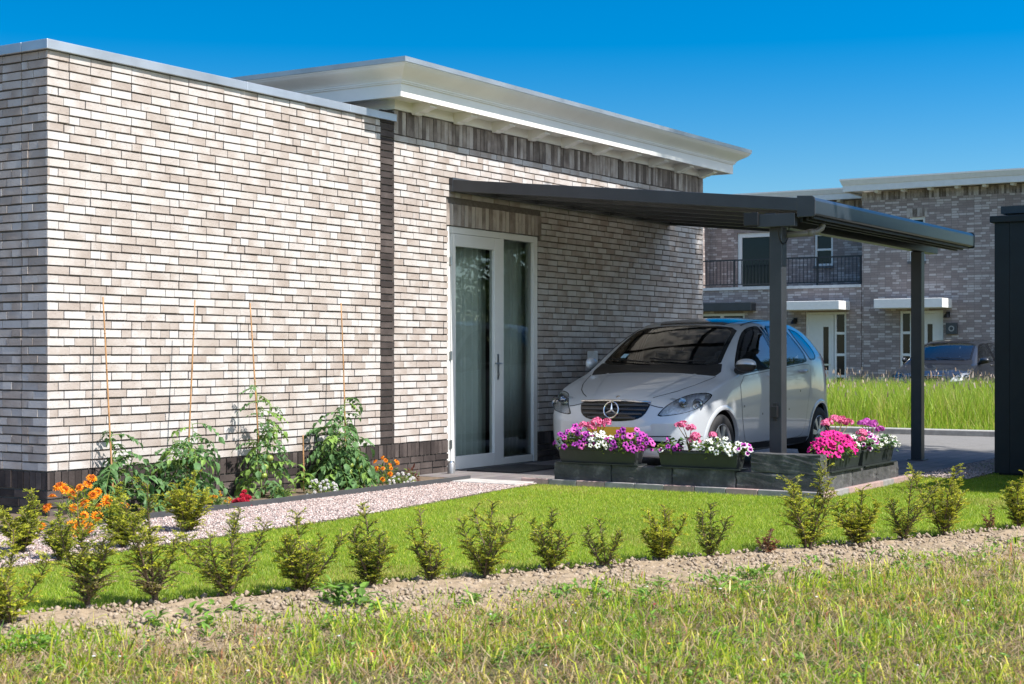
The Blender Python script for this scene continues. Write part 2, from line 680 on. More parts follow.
def stones(name, pts, size, tints, z0, squash=0.7):
    """many small irregular stones in one mesh"""
    n = len(pts)
    base = np.array([(1, 0, 0), (0, 1, 0), (-1, 0, 0), (0, -1, 0), (0, 0, 1), (0, 0, -1)], dtype=float)
    tri = np.array([(0, 1, 4), (1, 2, 4), (2, 3, 4), (3, 0, 4), (1, 0, 5), (2, 1, 5), (3, 2, 5), (0, 3, 5)])
    s = RNG.uniform(size[0], size[1], (n, 1, 1))
    jit = RNG.uniform(0.65, 1.25, (n, 6, 1))
    ang = RNG.uniform(0, 6.28, n)
    ca, sa = np.cos(ang), np.sin(ang)
    V = base[None] * jit * s
    V[:, :, 2] *= squash
    tx, ty = RNG.uniform(-0.5, 0.5, n), RNG.uniform(-0.5, 0.5, n)
    z = V[:, :, 2] + V[:, :, 0] * tx[:, None] + V[:, :, 1] * ty[:, None]
    x = V[:, :, 0] * ca[:, None] - V[:, :, 1] * sa[:, None]
    yy = V[:, :, 0] * sa[:, None] + V[:, :, 1] * ca[:, None]
    P = np.stack([x + pts[:, 0:1], yy + pts[:, 1:2], z + z0 + pts[:, 2:3]], -1).reshape(-1, 3)
    F = (tri[None] + (np.arange(n) * 6)[:, None, None]).reshape(-1, 3)
    tn = np.array(tints)[RNG.integers(0, len(tints), n)] * RNG.uniform(0.8, 1.15, (n, 1))
    return np_mesh(name, P, F, M_STONE, tint=np.repeat(tn, 8, 0))


M_STONE, t, p = newmat('stone_chips')
t.links.new(attr(t).outputs['Color'], p.inputs['Base Color'])
p.inputs['Roughness'].default_value = 0.85
p.inputs['Specular IOR Level'].default_value = 0.25


def inside(pts, poly):
    x, y = pts[:, 0], pts[:, 1]
    r = np.zeros(len(pts), bool)
    n = len(poly)
    j = n - 1
    for i in range(n):
        xi, yi = poly[i]
        xj, yj = poly[j]
        c = ((yi > y) != (yj > y)) & (x < (xj - xi) * (y - yi) / (yj - yi + 1e-12) + xi)
        r ^= c
        j = i
    return r


def scatter(poly, dens, bounds):
    x0, x1, y0, y1 = bounds
    n = int((x1 - x0) * (y1 - y0) * dens)
    P = np.stack([RNG.uniform(x0, x1, n), RNG.uniform(y0, y1, n)], -1)
    return P[inside(P, poly)]


gpoly = GRAV_EDGE + [(12.33, 8.26), (7.0, 8.26), (7.0, 12), (5.0, 12)]
P = scatter(gpoly, 6500, (5.2, 12.33, 7.0, 11))
P = P[(P[:, 1] < 8.27) | (P[:, 0] < 7.0)]
o = stones('gravel_stones', np.c_[P, np.zeros(len(P))], (0.005, 0.0125), [(0.40, 0.30, 0.265), (0.47, 0.40, 0.365), (0.28, 0.205, 0.185), (0.35, 0.26, 0.235), (0.17, 0.145, 0.14), (0.55, 0.48, 0.445)], 0.004)
stuff(o, 'pinkish grey gravel chippings of the path along the house', 'gravel')
P = scatter([(15.0, 4.3), (18.8, 4.3), (18.8, 4.86), (15.0, 4.86)], 1500, (15, 18.8, 4.3, 4.86))
o = stones('gravel_stones', np.c_[P, np.zeros(len(P))], (0.008, 0.018), [(0.5, 0.40, 0.37), (0.4, 0.33, 0.31), (0.3, 0.26, 0.25)], 0.004)
stuff(o, 'small strip of dark gravel at the foot of the black shed', 'gravel')
tt = RNG.uniform(-4, 9, 5200)
oo = np.abs(RNG.normal(0.42, 0.26, 5200)) * (1 + 0.04 * tt)
Q = np.stack([RA.x + RD.x * tt + RN.x * oo, RA.y + RD.y * tt + RN.y * oo, np.zeros(5200)], -1)
o = stones('soil_clods', Q, (0.005, 0.021), [(0.33, 0.262, 0.19), (0.30, 0.235, 0.17), (0.35, 0.28, 0.205), (0.27, 0.21, 0.15)], 0.008, 0.8)
stuff(o, 'crumbly clods of dry soil along the young hedge', 'soil')

tt = RNG.uniform(-4, 10, 7000)
oo = RNG.uniform(-.03, 1.15, 7000) * (1 + 0.03 * tt)
Q = np.stack([RA.x + RD.x * tt + RN.x * oo, RA.y + RD.y * tt + RN.y * oo, RNG.uniform(-.008, .006, 7000)], -1)
o = stones('soil_crumbs', Q, (0.003, 0.011), [(0.36, 0.285, 0.21), (0.31, 0.24, 0.17), (0.38, 0.305, 0.225), (0.25, 0.19, 0.135)], 0.006, 0.9)
stuff(o, 'fine crumbs of dry soil along the young hedge', 'soil')

# ------------------------------------------------------------------ brickwork


def merge_holes(u0, u1, z0, z1, holes):
    segs = [(u0, u1)]
    for a, b, c, d in holes:
        if z1 > c + 1e-4 and z0 < d - 1e-4:
            ns = []
            for s, e in segs:
                if b <= s or a >= e:
                    ns.append((s, e))
                else:
                    if a > s:
                        ns.append((s, a))
                    if b < e:
                        ns.append((b, e))
            segs = ns
    return segs


def bricks(mb, O, U, N, u0, u1, z0, z1, holes=(), course=0.0655, joint=0.013, depth=0.020, lens=(0.208, 0.208, 0.208, 0.208, 0.102), tone=0.0, vj=0.006, stack=False, splits=()):
    O, U, N = Vector(O), Vector(U), Vector(N)
    nc = max(1, int(round((z1 - z0) / course)))
    ch = (z1 - z0) / nc
    rnd = random.Random(int(u0 * 1000 + z0 * 7919 + O.x * 31))
    for c in range(nc):
        a, b = z0 + c * ch + joint * 0.5, z0 + (c + 1) * ch - joint * 0.5
        for s, e in merge_holes(u0, u1, a, b, list(holes) + [(q - 0.005, q + 0.005, 0, 99) for q in splits]):
            u = s
            first = True
            while u < e - 0.012:
                L = rnd.choice(lens) if not stack else lens[0]
                if first and not stack:
                    L = (0.102, 0.208, 0.155)[c % 3] if rnd.random() < 0.8 else L
                first = False
                if e - (u + L) < 0.06:
                    L = e - u
                L = min(L, e - u)
                p = rnd.uniform(-0.004, 0.004)
                x0, x1 = u + vj * 0.5, u + L - vj * 0.5
                if u <= s + 1e-6:
                    x0 = s
                if u + L >= e - 1e-6:
                    x1 = e
                jz = rnd.uniform(-0.0018, 0.0018)
                vs = []
                for dep in (p, -depth):
                    for uu, zz in ((x0, a + jz), (x1, a + jz), (x1, b + jz), (x0, b + jz)):
                        q = O + U * (uu + rnd.uniform(-.001, .001)) + N * dep
                        zz = zz + rnd.uniform(-.0013, .0013)
                        vs.append((q.x, q.y, q.z + zz))
                r = min(1, max(0, rnd.random() + tone))
                g_, b_ = rnd.random(), rnd.random()
                r2 = min(1, max(0, r + rnd.choice((-1, 1)) * rnd.uniform(.1, .75))) if not stack else r
                vc = [((r, r2, r2, r)[q % 4], g_, b_) for q in range(8)]
                for fc in ((0, 1, 2, 3), (1, 0, 4, 5), (2, 1, 5, 6), (3, 2, 6, 7), (0, 3, 7, 4)):
                    mb.add([vs[q] for q in fc], [(0, 1, 2, 3)], 0, tuple(vc[q] for q in fc))
                u += L


def back_sheet(mb, O, U, N, u0, u1, z0, z1, holes=(), d=0.0185, mi=1):
    """mortar sheet behind the bricks, cut round the holes"""
    O, U, N = Vector(O), Vector(U), Vector(N)
    us = sorted({u0, u1} | {max(u0, min(u1, h[k])) for h in holes for k in (0, 1)})
    zs = sorted({z0, z1} | {max(z0, min(z1, h[k])) for h in holes for k in (2, 3)})
    for i in range(len(us) - 1):
        for j in range(len(zs) - 1):
            cu, cz = (us[i] + us[i + 1]) / 2, (zs[j] + zs[j + 1]) / 2
            if any(h[0] < cu < h[1] and h[2] < cz < h[3] for h in holes):
                continue
            pts = [O + U * a - N * d + Vector((0, 0, b)) for a, b in ((us[i], zs[j]), (us[i + 1], zs[j]), (us[i + 1], zs[j + 1]), (us[i], zs[j + 1]))]
            mb.quad(*pts, mi=mi)


# ------------------------------------------------------------------ the house
WY = 8.97
XL, XS0, XS1, XR = 7.83, 11.85, 12.07, 18.96
PL = 0.336                                  # plinth height
DX0, DX1, DZ = 12.98, 14.74, 2.50           # door opening
house = thing('house', 'flat roofed house of pale cream brick with white cornice and glazed door beside the carport', 'house', (XL, WY, 0))
FU, FN = (1, 0, 0), (0, -1, 0)
O0 = (0, WY, 0)
mb = MB()
bricks(mb, O0, FU, FN, XL, XS0, PL, 3.43, tone=0.10)
door_h = (DX0, DX1, 0, DZ)
bricks(mb, O0, FU, FN, XS1, XR, PL, 3.315, holes=[door_h, (DX0 - 0.03, DX1 + 0.06, DZ, DZ + 0.23)], splits=(18.62,), tone=0.05)
back_sheet(mb, O0, FU, FN, XL + 0.019, XS1, 0.0, 3.44)
back_sheet(mb, O0, FU, FN, XS1, XR - 0.019, 0.0, 3.60, holes=[door_h])
# left flank and right flank
bricks(mb, (XL, WY, 0), (0, 1, 0), (-1, 0, 0), 0.0, 6.0, PL, 3.43, splits=(0.28,), tone=-0.05)
back_sheet(mb, (XL, WY, 0), (0, 1, 0), (-1, 0, 0), 0.019, 9.0, 0, 3.44)
mb.quad((XS1 + .001, WY + .014, 3.3), (XS1 + .001, WY + 9, 3.3), (XS1 + .001, WY + 9, 3.6), (XS1 + .001, WY + .014, 3.6), mi=1)
bricks(mb, (XR, WY, 0), (0, 1, 0), (1, 0, 0), 0.0, 5.0, PL, 3.55)
back_sheet(mb, (XR, WY, 0), (0, 1, 0), (1, 0, 0), 0.019, 9.0, 0, 3.60)
mb.box(XL + 0.03, XR - 0.03, WY + 8.9, WY + 9.0, 0, 3.55, mi=1)
mb.build('wall', [M_BRICK, M_MORT], house)

mb = MB()
bricks(mb, O0, FU, FN, XS0 + 0.004, XS1 - 0.004, PL, 3.53, lens=(0.21,), stack=True, joint=0.013)
mb.build('dark_brick_strip', [M_DARKB, M_MORTD], house)

for (a, b) in ((XL, DX0), (DX1, XR)):
    mb = MB()
    bricks(mb, O0, FU, FN, a, b, PL - 0.135, PL - 0.002, lens=(0.0655,), stack=True, course=0.133, joint=0.008)
    bricks(mb, O0, FU, FN, a, b, 0.0, PL - 0.137, course=0.0665)
    if a == XL:
        bricks(mb, (XL, WY, 0), (0, 1, 0), (-1, 0, 0), 0, 6, PL - 0.135, PL - 0.002, lens=(0.0655,), stack=True, course=0.133, joint=0.008)
        bricks(mb, (XL, WY, 0), (0, 1, 0), (-1, 0, 0), 0, 6, 0.0, PL - 0.137, course=0.0665)
    else:
        bricks(mb, (XR, WY, 0), (0, 1, 0), (1, 0, 0), 0, 5, 0.0, PL - 0.002, course=0.0665)
    mb.build('plinth', [M_DARKB, M_MORTD], house)

mb = MB()
bricks(mb, O0, FU, FN, XS1, XR, 3.317, 3.548, lens=(0.0655,), stack=True, course=0.231, joint=0.008, tone=-0.1)
mb.build('soldier_course', [M_SOLD, M_MORT], house)
mb = MB()
bricks(mb, O0, FU, FN, DX0 - 0.028, DX1 + 0.058, DZ + 0.002, DZ + 0.228, lens=(0.0655,), stack=True, course=0.226, joint=0.008, tone=0.3)
mb.build('door_lintel', [M_SOLD, M_MORT], house)

# left block: metal coping and roof
mb = MB()
for a, b in ((XL - 0.03, 9.95), (9.953, 11.35), (11.353, XS1 + 0.005)):
    mb.box(a, b, WY - 0.03, WY + 0.25, 3.43, 3.502)
for a, b in ((WY + 0.253, 11.2), (11.203, 14.0)):
    mb.box(XL - 0.03, XL + 0.25, a, b, 3.43, 3.502)
mb.build('coping', M_ZINC, house, bevel=0.004)
mb = MB()
mb.quad((XL + 0.2, WY + 0.2, 3.4), (XS1, WY + 0.2, 3.4), (XS1, WY + 9, 3.4), (XL + 0.2, WY + 9, 3.4))
mb.quad((XS1 - .3, WY - 0.3, 3.9), (XR + .3, WY - 0.3, 3.9), (XR + .3, WY + 9, 3.9), (XS1 - .3, WY + 9, 3.9))
mb.build('flat_roof', M_ROOF, house)


def cornice(mb, prof, x0, x1, y0, y1, axis_front='y'):
    """profile (outward, z) mitred round three sides of the block"""
    rings = []
    for o_, z in prof:
        rings.append([(x0 - o_, y1, z), (x0 - o_, y0 - o_, z), (x1 + o_, y0 - o_, z), (x1 + o_, y1, z)])
    for a, b in zip(rings, rings[1:]):
        for k in range(3):
            mb.quad(a[k], a[k + 1], b[k + 1], b[k])


prof = [(0.0, 3.55), (0.028, 3.55), (0.028, 3.640), (0.272, 3.640), (0.272, 3.612), (0.300, 3.612), (0.300, 3.735), (0.316, 3.735), (0.316, 3.750), (0.326, 3.750), (0.326, 3.764)]
for k in range(9):
    s = k / 8
    prof.append((0.33 + 0.14 * (0.35 * s + 0.65 * (0.5 - 0.5 * math.cos(math.pi * s))), 3.767 + 0.108 * s))
prof += [(0.478, 3.882), (0.478, 3.892)]
mb = MB()
cornice(mb, prof, XS1, XR, WY, WY + 9)
cor = mb.build('cornice', M_WHITE, house, recalc=False)
mb = MB()
cornice(mb, [(0.462, 3.893), (0.488, 3.893), (0.492, 3.938), (0.30, 3.945), (0.25, 3.90)], XS1, XR, WY, WY + 9)
mb.build('roof_trim', M_ZINC, house)
for k in range(10):
    bx = 12.32 + 0.716 * k
    mb = MB()
    pr = [(0.028, 3.530), (0.065, 3.530), (0.09, 3.548), (0.13, 3.552), (0.18, 3.575), (0.245, 3.590), (0.245, 3.639), (0.028, 3.639)]
    mb.prism([(bx, WY - a, b) for a, b in pr], (0.115, 0, 0))
    mb.build('bracket', M_WHITE, cor)

# glazed door with side light
mb = MB()
fy0, fy1 = WY + 0.012, WY + 0.12
mb.box(DX0 + 0.004, DX0 + 0.055, fy0, fy1, 0.02, DZ - 0.004)
mb.box(DX1 - 0.085, DX1 - 0.004, fy0, fy1, 0.02, DZ - 0.004)
mb.box(DX0 + 0.055, DX1 - 0.085, fy0, fy1, DZ - 0.072, DZ - 0.004)
mb.box(13.975, 14.045, fy0, fy1, 0.02, DZ - 0.072)
mb.box(14.045, DX1 - 0.085, fy0 + 0.01, fy1, 0.02, 0.095)
dfr = mb.build('door_frame', M_FRAME, house, bevel=0.004)
mb = MB()
ly0, ly1 = WY + 0.003, WY + 0.068
L0, L1, LZ0, LZ1 = DX0 + 0.058, 13.972, 0.022, DZ - 0.076
mb.box(L0, L0 + 0.085, ly0, ly1, LZ0, LZ1)
mb.box(L1 - 0.125, L1, ly0, ly1, LZ0, LZ1)
mb.box(L0 + 0.085, L1 - 0.125, ly0, ly1, LZ1 - 0.125, LZ1)
mb.box(L0 + 0.085, L1 - 0.125, ly0, ly1, LZ0, 0.155)
dl = mb.build('door', M_FRAME, house, bevel=0.004)
mb = MB()
mb.quad((L0 + 0.08, WY + 0.035, 0.15), (L1 - 0.12, WY + 0.035, 0.15), (L1 - 0.12, WY + 0.035, LZ1 - 0.12), (L0 + 0.08, WY + 0.035, LZ1 - 0.12))
mb.build('pane', M_GLASS, dl)
mb = MB()
mb.quad((14.04, WY + 0.05, 0.09), (DX1 - 0.08, WY + 0.05, 0.09), (DX1 - 0.08, WY + 0.05, DZ - 0.07), (14.04, WY + 0.05, DZ - 0.07))
mb.build('side_pane', M_GLASS, dfr)
mb = MB()
hx = L1 - 0.062
mb.box(hx - 0.016, hx + 0.016, ly0 - 0.008, ly0 + 0.001, 0.93, 1.20)
mb.tube([(hx, ly0, 1.10), (hx, ly0 - 0.055, 1.10), (hx - 0.02, ly0 - 0.06, 1.10), (hx - 0.135, ly0 - 0.06, 1.10)], 0.009, 10)
mb.tube([(hx, ly0 - 0.006, 0.98), (hx, ly0 - 0.02, 0.98)], 0.011, 10)
mb.build('handle', M_STEEL, dl)
for z in (0.24, 1.14, 2.10):
    mb = MB()
    mb.tube([(L0 - 0.004, ly0 - 0.008, z), (L0 - 0.004, ly0 - 0.008, z + 0.09)], 0.009, 8)
    mb.box(L0 - 0.03, L0 + 0.0, ly0 - 0.003, ly0 + 0.004, z + 0.004, z + 0.086)
    mb.build('hinge', M_STEEL, dl)
mb = MB()
mb.box(DX0 + 0.004, DX1 - 0.004, WY - 0.05, WY + 0.12, -0.02, 0.018)
mb.build('threshold', simple('threshold_stone', (0.08, 0.08, 0.085), 0.5), house)
# room behind the glass, with a hanging sheer curtain
mb = MB()
mb.quad((12.2, 12.5, 0), (17, 12.5, 0), (17, 12.5, 3.4), (12.2, 12.5, 3.4))
mb.quad((12.2, WY + 0.12, 0), (12.2, 12.5, 0), (12.2, 12.5, 3.4), (12.2, WY + 0.12, 3.4))
mb.quad((17, WY + 0.12, 0), (17, 12.5, 0), (17, 12.5, 3.4), (17, WY + 0.12, 3.4))
mb.quad((12.2, WY + 0.12, 0.01), (17, WY + 0.12, 0.01), (17, 12.5, 0.01), (12.2, 12.5, 0.01))
mb.quad((12.2, WY + 0.12, 2.9), (17, WY + 0.12, 2.9), (17, 12.5, 2.9), (12.2, 12.5, 2.9))
mb.build('room', M_ROOM, house)


def curtain(x0, x1, amp, per):
    n = 160
    vs = []
    for i in range(n + 1):
        x = x0 + (x1 - x0) * i / n
        y_ = WY + 0.24 + amp * math.sin(x / per * 6.283) + amp * 0.5 * math.sin(x / per * 6.283 * 0.37 + 1)
        vs += [(x, y_, 0.04), (x + 0.004 * math.sin(x * 40), y_, 2.62)]
    b = MB()
    b.add(vs, [(2 * i, 2 * i + 2, 2 * i + 3, 2 * i + 1) for i in range(n)])
    return b.build('curtain', M_CURT, house, smooth=True)


curtain(12.98, 14.02, 0.028, 0.105)
curtain(14.36, 14.9, 0.02, 0.09)

mat_o = MB()
mat_o.box(13.15, 14.15, 8.25, 8.86, 0.012, 0.026)
o = mat_o.build('door_mat', simple('mat_fibre', (0.03, 0.03, 0.03), 0.95, var=0.3, nscale=80, bmp=0.5, bscale=200), None, bevel=0.004)
tag(o, 'dark doormat lying on the pavers before the glazed door', 'doormat')

# small things on and beside the wall
gl = thing('ground_light', 'small grey metal post light on the edging left of the glazed door', 'garden light', (12.79, 8.80, 0.01))
mb = MB()
mb.lathe([(0.0, 0.10), (0.034, 0.10), (0.038, 0.095), (0.038, -0.01), (0.0, -0.01)], (12.79, 8.80, 0.02), n=20)
mb.build('housing', simple('light_metal', (0.33, 0.33, 0.33), 0.45, 0.6, var=0.2, nscale=25), gl, smooth=True, angle=40)
mb = MB()
mb.lathe([(0.0, 0.118), (0.028, 0.116), (0.031, 0.10), (0.0, 0.10)], (12.79, 8.80, 0.02), n=20)
mb.build('cap', M_STEEL, gl, smooth=True, angle=40)

x_, t_ = px_on_y(588, WY)
ws = thing('wall_socket', 'small white outdoor socket box with red lower rim on the wall behind the car', 'socket', (x_, WY, 1.1))
mb = MB()
mb.box(x_ - 0.045, x_ + 0.045, WY - 0.11, WY - 0.01, 1.10, 1.235)
mb.build('casing', simple('socket_white', (0.72, 0.72, 0.70), 0.4), ws, bevel=0.012)
mb = MB()
mb.box(x_ - 0.04, x_ + 0.04, WY - 0.10, WY - 0.015, 1.082, 1.099)
mb.build('lower_rim', simple('socket_red', (0.45, 0.03, 0.03), 0.4), ws)
mb = MB()
mb.tube([(x_, WY - 0.045, 1.085), (x_, WY - 0.03, 0.95), (x_, WY - 0.02, 0.85), (x_, WY - 0.02, 0.05)], 0.011, 8)
mb.build('conduit', M_BLACK, ws)

# ------------------------------------------------------------------ carport
M_OPAL = bpy.data.materials.new('smoked_polycarbonate')
M_OPAL.use_nodes = True
t = M_OPAL.node_tree
p = t.nodes['Principled BSDF']
p.inputs['Base Color'].default_value = (0.25, 0.25, 0.25, 1)
p.inputs['Roughness'].default_value = 0.3
tl = t.nodes.new('ShaderNodeBsdfTranslucent')
tl.inputs[0].default_value = (0.62, 0.60, 0.56, 1)
mx = t.nodes.new('ShaderNodeMixShader')
mx.inputs[0].default_value = 0.6
t.links.new(p.outputs[0], mx.inputs[1])
t.links.new(tl.outputs[0], mx.inputs[2])
t.links.new(mx.outputs[0], t.nodes['Material Output'].inputs['Surface'])
cp = thing('carport', 'anthracite metal carport lean-to over the silver car', 'carport', (13.0, 5.5, 0))
PY = 5.5
for x in (13.2, 17.21):
    mb = MB()
    mb.box(x - 0.06, x + 0.06, PY - 0.06, PY + 0.06, 0.0, 2.345)
    ps = mb.build('post', M_ANTH, cp, bevel=0.006)
    mb = MB()
    mb.box(x - 0.09, x + 0.09, PY - 0.09, PY + 0.09, 0.012, 0.022)
    mb.build('foot_plate', M_ANTH, ps)
    if x < 14:
        mb = MB()
        mb.box(x - 0.10, x - 0.061, PY - 0.03, PY + 0.03, 0.63, 0.73)
        mb.box(x - 0.075, x - 0.061, PY - 0.02, PY + 0.02, 0.60, 0.76)
        mb.build('cable_box', M_BLACK, ps, bevel=0.004)
mb = MB()
mb.box(13.02, 17.78, PY - 0.055, PY + 0.055, 2.348, 2.46)
mb.build('beam', M_ANTH, cp, bevel=0.004)
RX0, RX1 = 13.0, 17.96
ZW, ZF, YF = 2.955, 2.57, 5.24


def rz(y_):
    return ZF + (ZW - ZF) * (y_ - YF) / (WY - YF)


def slope_bar(x0, x1, y0, y1, dz0, dz1, name, mat, parent=cp):
    b = MB()
    vs = []
    for y_ in (y0, y1):
        for x, d in ((x0, dz0), (x1, dz0), (x1, dz1), (x0, dz1)):
            vs.append((x, y_, rz(y_) + d))
    b.add(vs, [(0, 1, 2, 3), (7, 6, 5, 4), (1, 0, 4, 5), (2, 1, 5, 6), (3, 2, 6, 7), (0, 3, 7, 4)])
    return b.build(name, mat, parent, bevel=0.004)


slope_bar(RX0, RX0 + 0.06, YF, WY - 0.05, -0.105, 0.012, 'edge_rafter', M_ANTH)
slope_bar(RX1 - 0.06, RX1, YF, WY - 0.05, -0.105, 0.012, 'edge_rafter', M_ANTH)
for k in range(1, 6):
    xx = RX0 + (RX1 - RX0) * k / 6
    slope_bar(xx - 0.03, xx + 0.03, YF, WY - 0.05, -0.10, -0.012, 'rafter', M_ANTH)
slope_bar(RX0 + 0.062, RX1 - 0.062, YF, WY - 0.05, -0.010, 0.006, 'roof_panel', M_OPAL)
for y_ in (6.6, 7.7):
    slope_bar(RX0 + 0.062, RX1 - 0.062, y_, y_ + 0.05, -0.06, -0.0125, 'purlin', M_ANTH)
mb = MB()
mb.box(RX0 - 0.005, RX1 + 0.005, WY - 0.05, WY - 0.003, 2.84, 2.985)
mb.build('wall_plate', M_ANTH, cp, bevel=0.006)
# gutter with rounded top
mb = MB()
pr = [(5.235, 2.425), (5.09, 2.425), (5.078, 2.437), (5.076, 2.55), (5.084, 2.57), (5.10, 2.582), (5.235, 2.592)]
mb.prism([(RX0 + 0.02, a, b) for a, b in pr], (RX1 - RX0 - 0.04, 0, 0))
gut = mb.build('gutter', simple('gutter_paint', (0.028, 0.034, 0.042), 0.28, var=0.08), cp, bevel=0.003)
for x in (RX0, RX1 - 0.021):
    mb = MB()
    pr2 = [(5.24, 2.41), (5.085, 2.41), (5.072, 2.425), (5.07, 2.552), (5.078, 2.578), (5.098, 2.592), (5.24, 2.6)]
    mb.prism([(x, a, b) for a, b in pr2], (0.021, 0, 0))
    mb.build('end_cap', M_ANTH, gut, bevel=0.003)
# lower lips under the gutter
for k, (y0, z0) in enumerate(((5.12, 2.40), (5.17, 2.385), (5.225, 2.375))):
    mb = MB()
    mb.box(RX0 + 0.1, RX1 - 0.1 - 0.03 * k, y0, y0 + 0.02, z0, 2.424)
    mb.build('gutter_lip', M_ANTH2, gut)
mb = MB()
mb.tube([(13.50, 5.19, 2.41), (13.50, 5.19, 2.375), (13.495, 5.20, 2.345), (13.47, 5.23, 2.315), (13.42, 5.28, 2.30), (13.26, 5.45, 2.275)], 0.028, 12)
mb.tube([(13.445, 5.255, 2.306), (13.40, 5.30, 2.297)], 0.034, 12)
mb.build('downpipe', M_PIPE, cp, smooth=True)
mb = MB()
mb.box(13.0, 13.07, 5.26, 5.62, 2.335, 2.45)
mb.build('side_bracket', M_ANTH, cp, bevel=0.004)
mb = MB()
mb.box(12.975, 13.0, 5.60, 5.74, 2.35, 2.47)
mb.build('junction_box', M_BLACK, cp, bevel=0.006)
mb = MB()
pts = []
for k in range(21):
    a = math.pi * k / 20
    pts.append((13.2 - 0.02 + 0.13 * math.cos(a), 5.42 + 0.02, 2.36 - 0.17 * math.sin(a)))
mb.tube(pts, 0.006, 6)
mb.build('cable', M_BLACK, cp, smooth=True)

# ------------------------------------------------------------------ stacked stone blocks
M_BLOCK, t, p = newmat('dark_stone')
n = noise(t, 7, 8, 0.7)
n2 = noise(t, 45, 5, 0.7)
c = ramp(t, n.outputs[0], [(0.3, (0.030, 0.031, 0.032)), (0.55, (0.07, 0.07, 0.07)), (0.7, (0.16, 0.155, 0.15))])
c = mix(t, c, n2.outputs['Color'], 0.2, 'OVERLAY')
t.links.new(c, p.inputs['Base Color'])
p.inputs['Roughness'].default_value = 0.85
bump(t, p, n2.outputs[0], 0.5, 0.008)


def rough_block(mb, x0, x1, y0, y1, z0, z1, seed):
    """sawn block with slightly uneven faces and worn edges"""
    b = bmesh.new()
    bmesh.ops.create_cube(b, size=1.0)
    bmesh.ops.subdivide_edges(b, edges=b.edges[:], cuts=7, use_grid_fill=True)
    r = random.Random(seed)
    for v in b.verts:
        co = v.co
        ed = sum(1 for k in range(3) if abs(abs(co[k]) - 0.5) < 1e-4)
        j = 0.0022 if ed < 2 else 0.004
        v.co = Vector((x0 + (co.x + 0.5) * (x1 - x0), y0 + (co.y + 0.5) * (y1 - y0), z0 + (co.z + 0.5) * (z1 - z0)))
        cen = Vector(((x0 + x1) / 2, (y0 + y1) / 2, (z0 + z1) / 2))
        if ed >= 2:
            v.co += (cen - v.co).normalized() * r.uniform(0.002, 0.009)
        v.co += Vector((r.uniform(-j, j), r.uniform(-j, j), r.uniform(-j, j) if co.z > -0.49 else 0))
    vs = [tuple(v.co) for v in b.verts]
    b.verts.index_update()
    mb.add(vs, [[v.index for v in f.verts] for f in b.faces])
    b.free()


BL = [
    (12.40, 12.55, 6.78, 7.38, 0.0, 0.195, 'dark stone block at the door end of the low wall'),
    (12.40, 12.55, 6.17, 6.775, 0.0, 0.195, 'dark stone block under the right half of the purple flower planter'),
    (12.40, 12.55, 5.56, 6.165, 0.0, 0.195, 'dark stone block under the white petunia planter'),
    (12.40, 12.55, 4.785, 5.555, 0.0, 0.185, 'dark stone block at the bottom of the two block corner stack'),
    (12.40, 12.555, 4.785, 5.42, 0.187, 0.352, 'dark stone block lying on top at the corner of the low wall'),
    (12.555, 13.16, 4.785, 4.93, 0.0, 0.19, 'dark stone block on the lawn side under the magenta petunias'),
    (13.165, 13.78, 4.785, 4.93, 0.0, 0.19, 'dark stone block on the lawn side below the gap between two planters'),
    (13.785, 14.40, 4.785, 4.93, 0.0, 0.19, 'dark stone block at the far end of the lawn side wall'),
]
for i, (a, b_, c_, d_, e_, f_, lab) in enumerate(BL):
    mb = MB()
    rough_block(mb, a, b_, c_, d_, e_, f_, i)
    o = mb.build('stone_block', M_BLOCK, None)
    tag(o, lab, 'stone block', 'dark stone blocks of the low garden wall')

# ------------------------------------------------------------------ black shed and fence panel
sh = thing('shed', 'black timber garden shed at the right edge of the picture', 'shed', (15.66, 4.23, 0))
mb = MB()
yy = 4.23
while yy > 0.2:
    mb.box(15.66, 15.69, yy - 0.145, yy - 0.001, 0.02, 2.50)
    yy -= 0.147
xx = 15.69
while xx < 18.2:
    mb.box(xx, xx + 0.145, 4.20, 4.229, 0.02, 2.50)
    xx += 0.147
mb.box(15.695, 18.2, 0.2, 4.195, 0.0, 2.495)
mb.build('wall', M_SHED, sh)
mb = MB()
mb.box(15.63, 18.25, 0.1, 4.27, 2.502, 2.57)
mb.build('roof', M_SHED, sh, bevel=0.008)
mb = MB()
mb.box(15.85, 18.2, 1.0, 4.15, 2.57, 2.60)
mb.box(15.78, 18.2, 0.9, 4.20, 2.60, 2.675)
mb.build('roof_box', simple('shed_box', (0.022, 0.034, 0.042), 0.5), sh)

fp = thing('fence_panel', 'dark timber fence panel standing on the lawn beside the black shed', 'fence', (14.6, 3.0, 0))
for k in range(11):
    mb = MB()
    mb.box(13.6, 15.6, 2.99, 3.01, 0.05 + k * 0.165, 0.05 + k * 0.165 + 0.16)
    mb.build('board', M_SHED, fp)
for x in (13.6, 15.56):
    mb = MB()
    mb.box(x, x + 0.07, 3.011, 3.08, 0, 1.95)
    mb.build('post', M_SHED, fp)
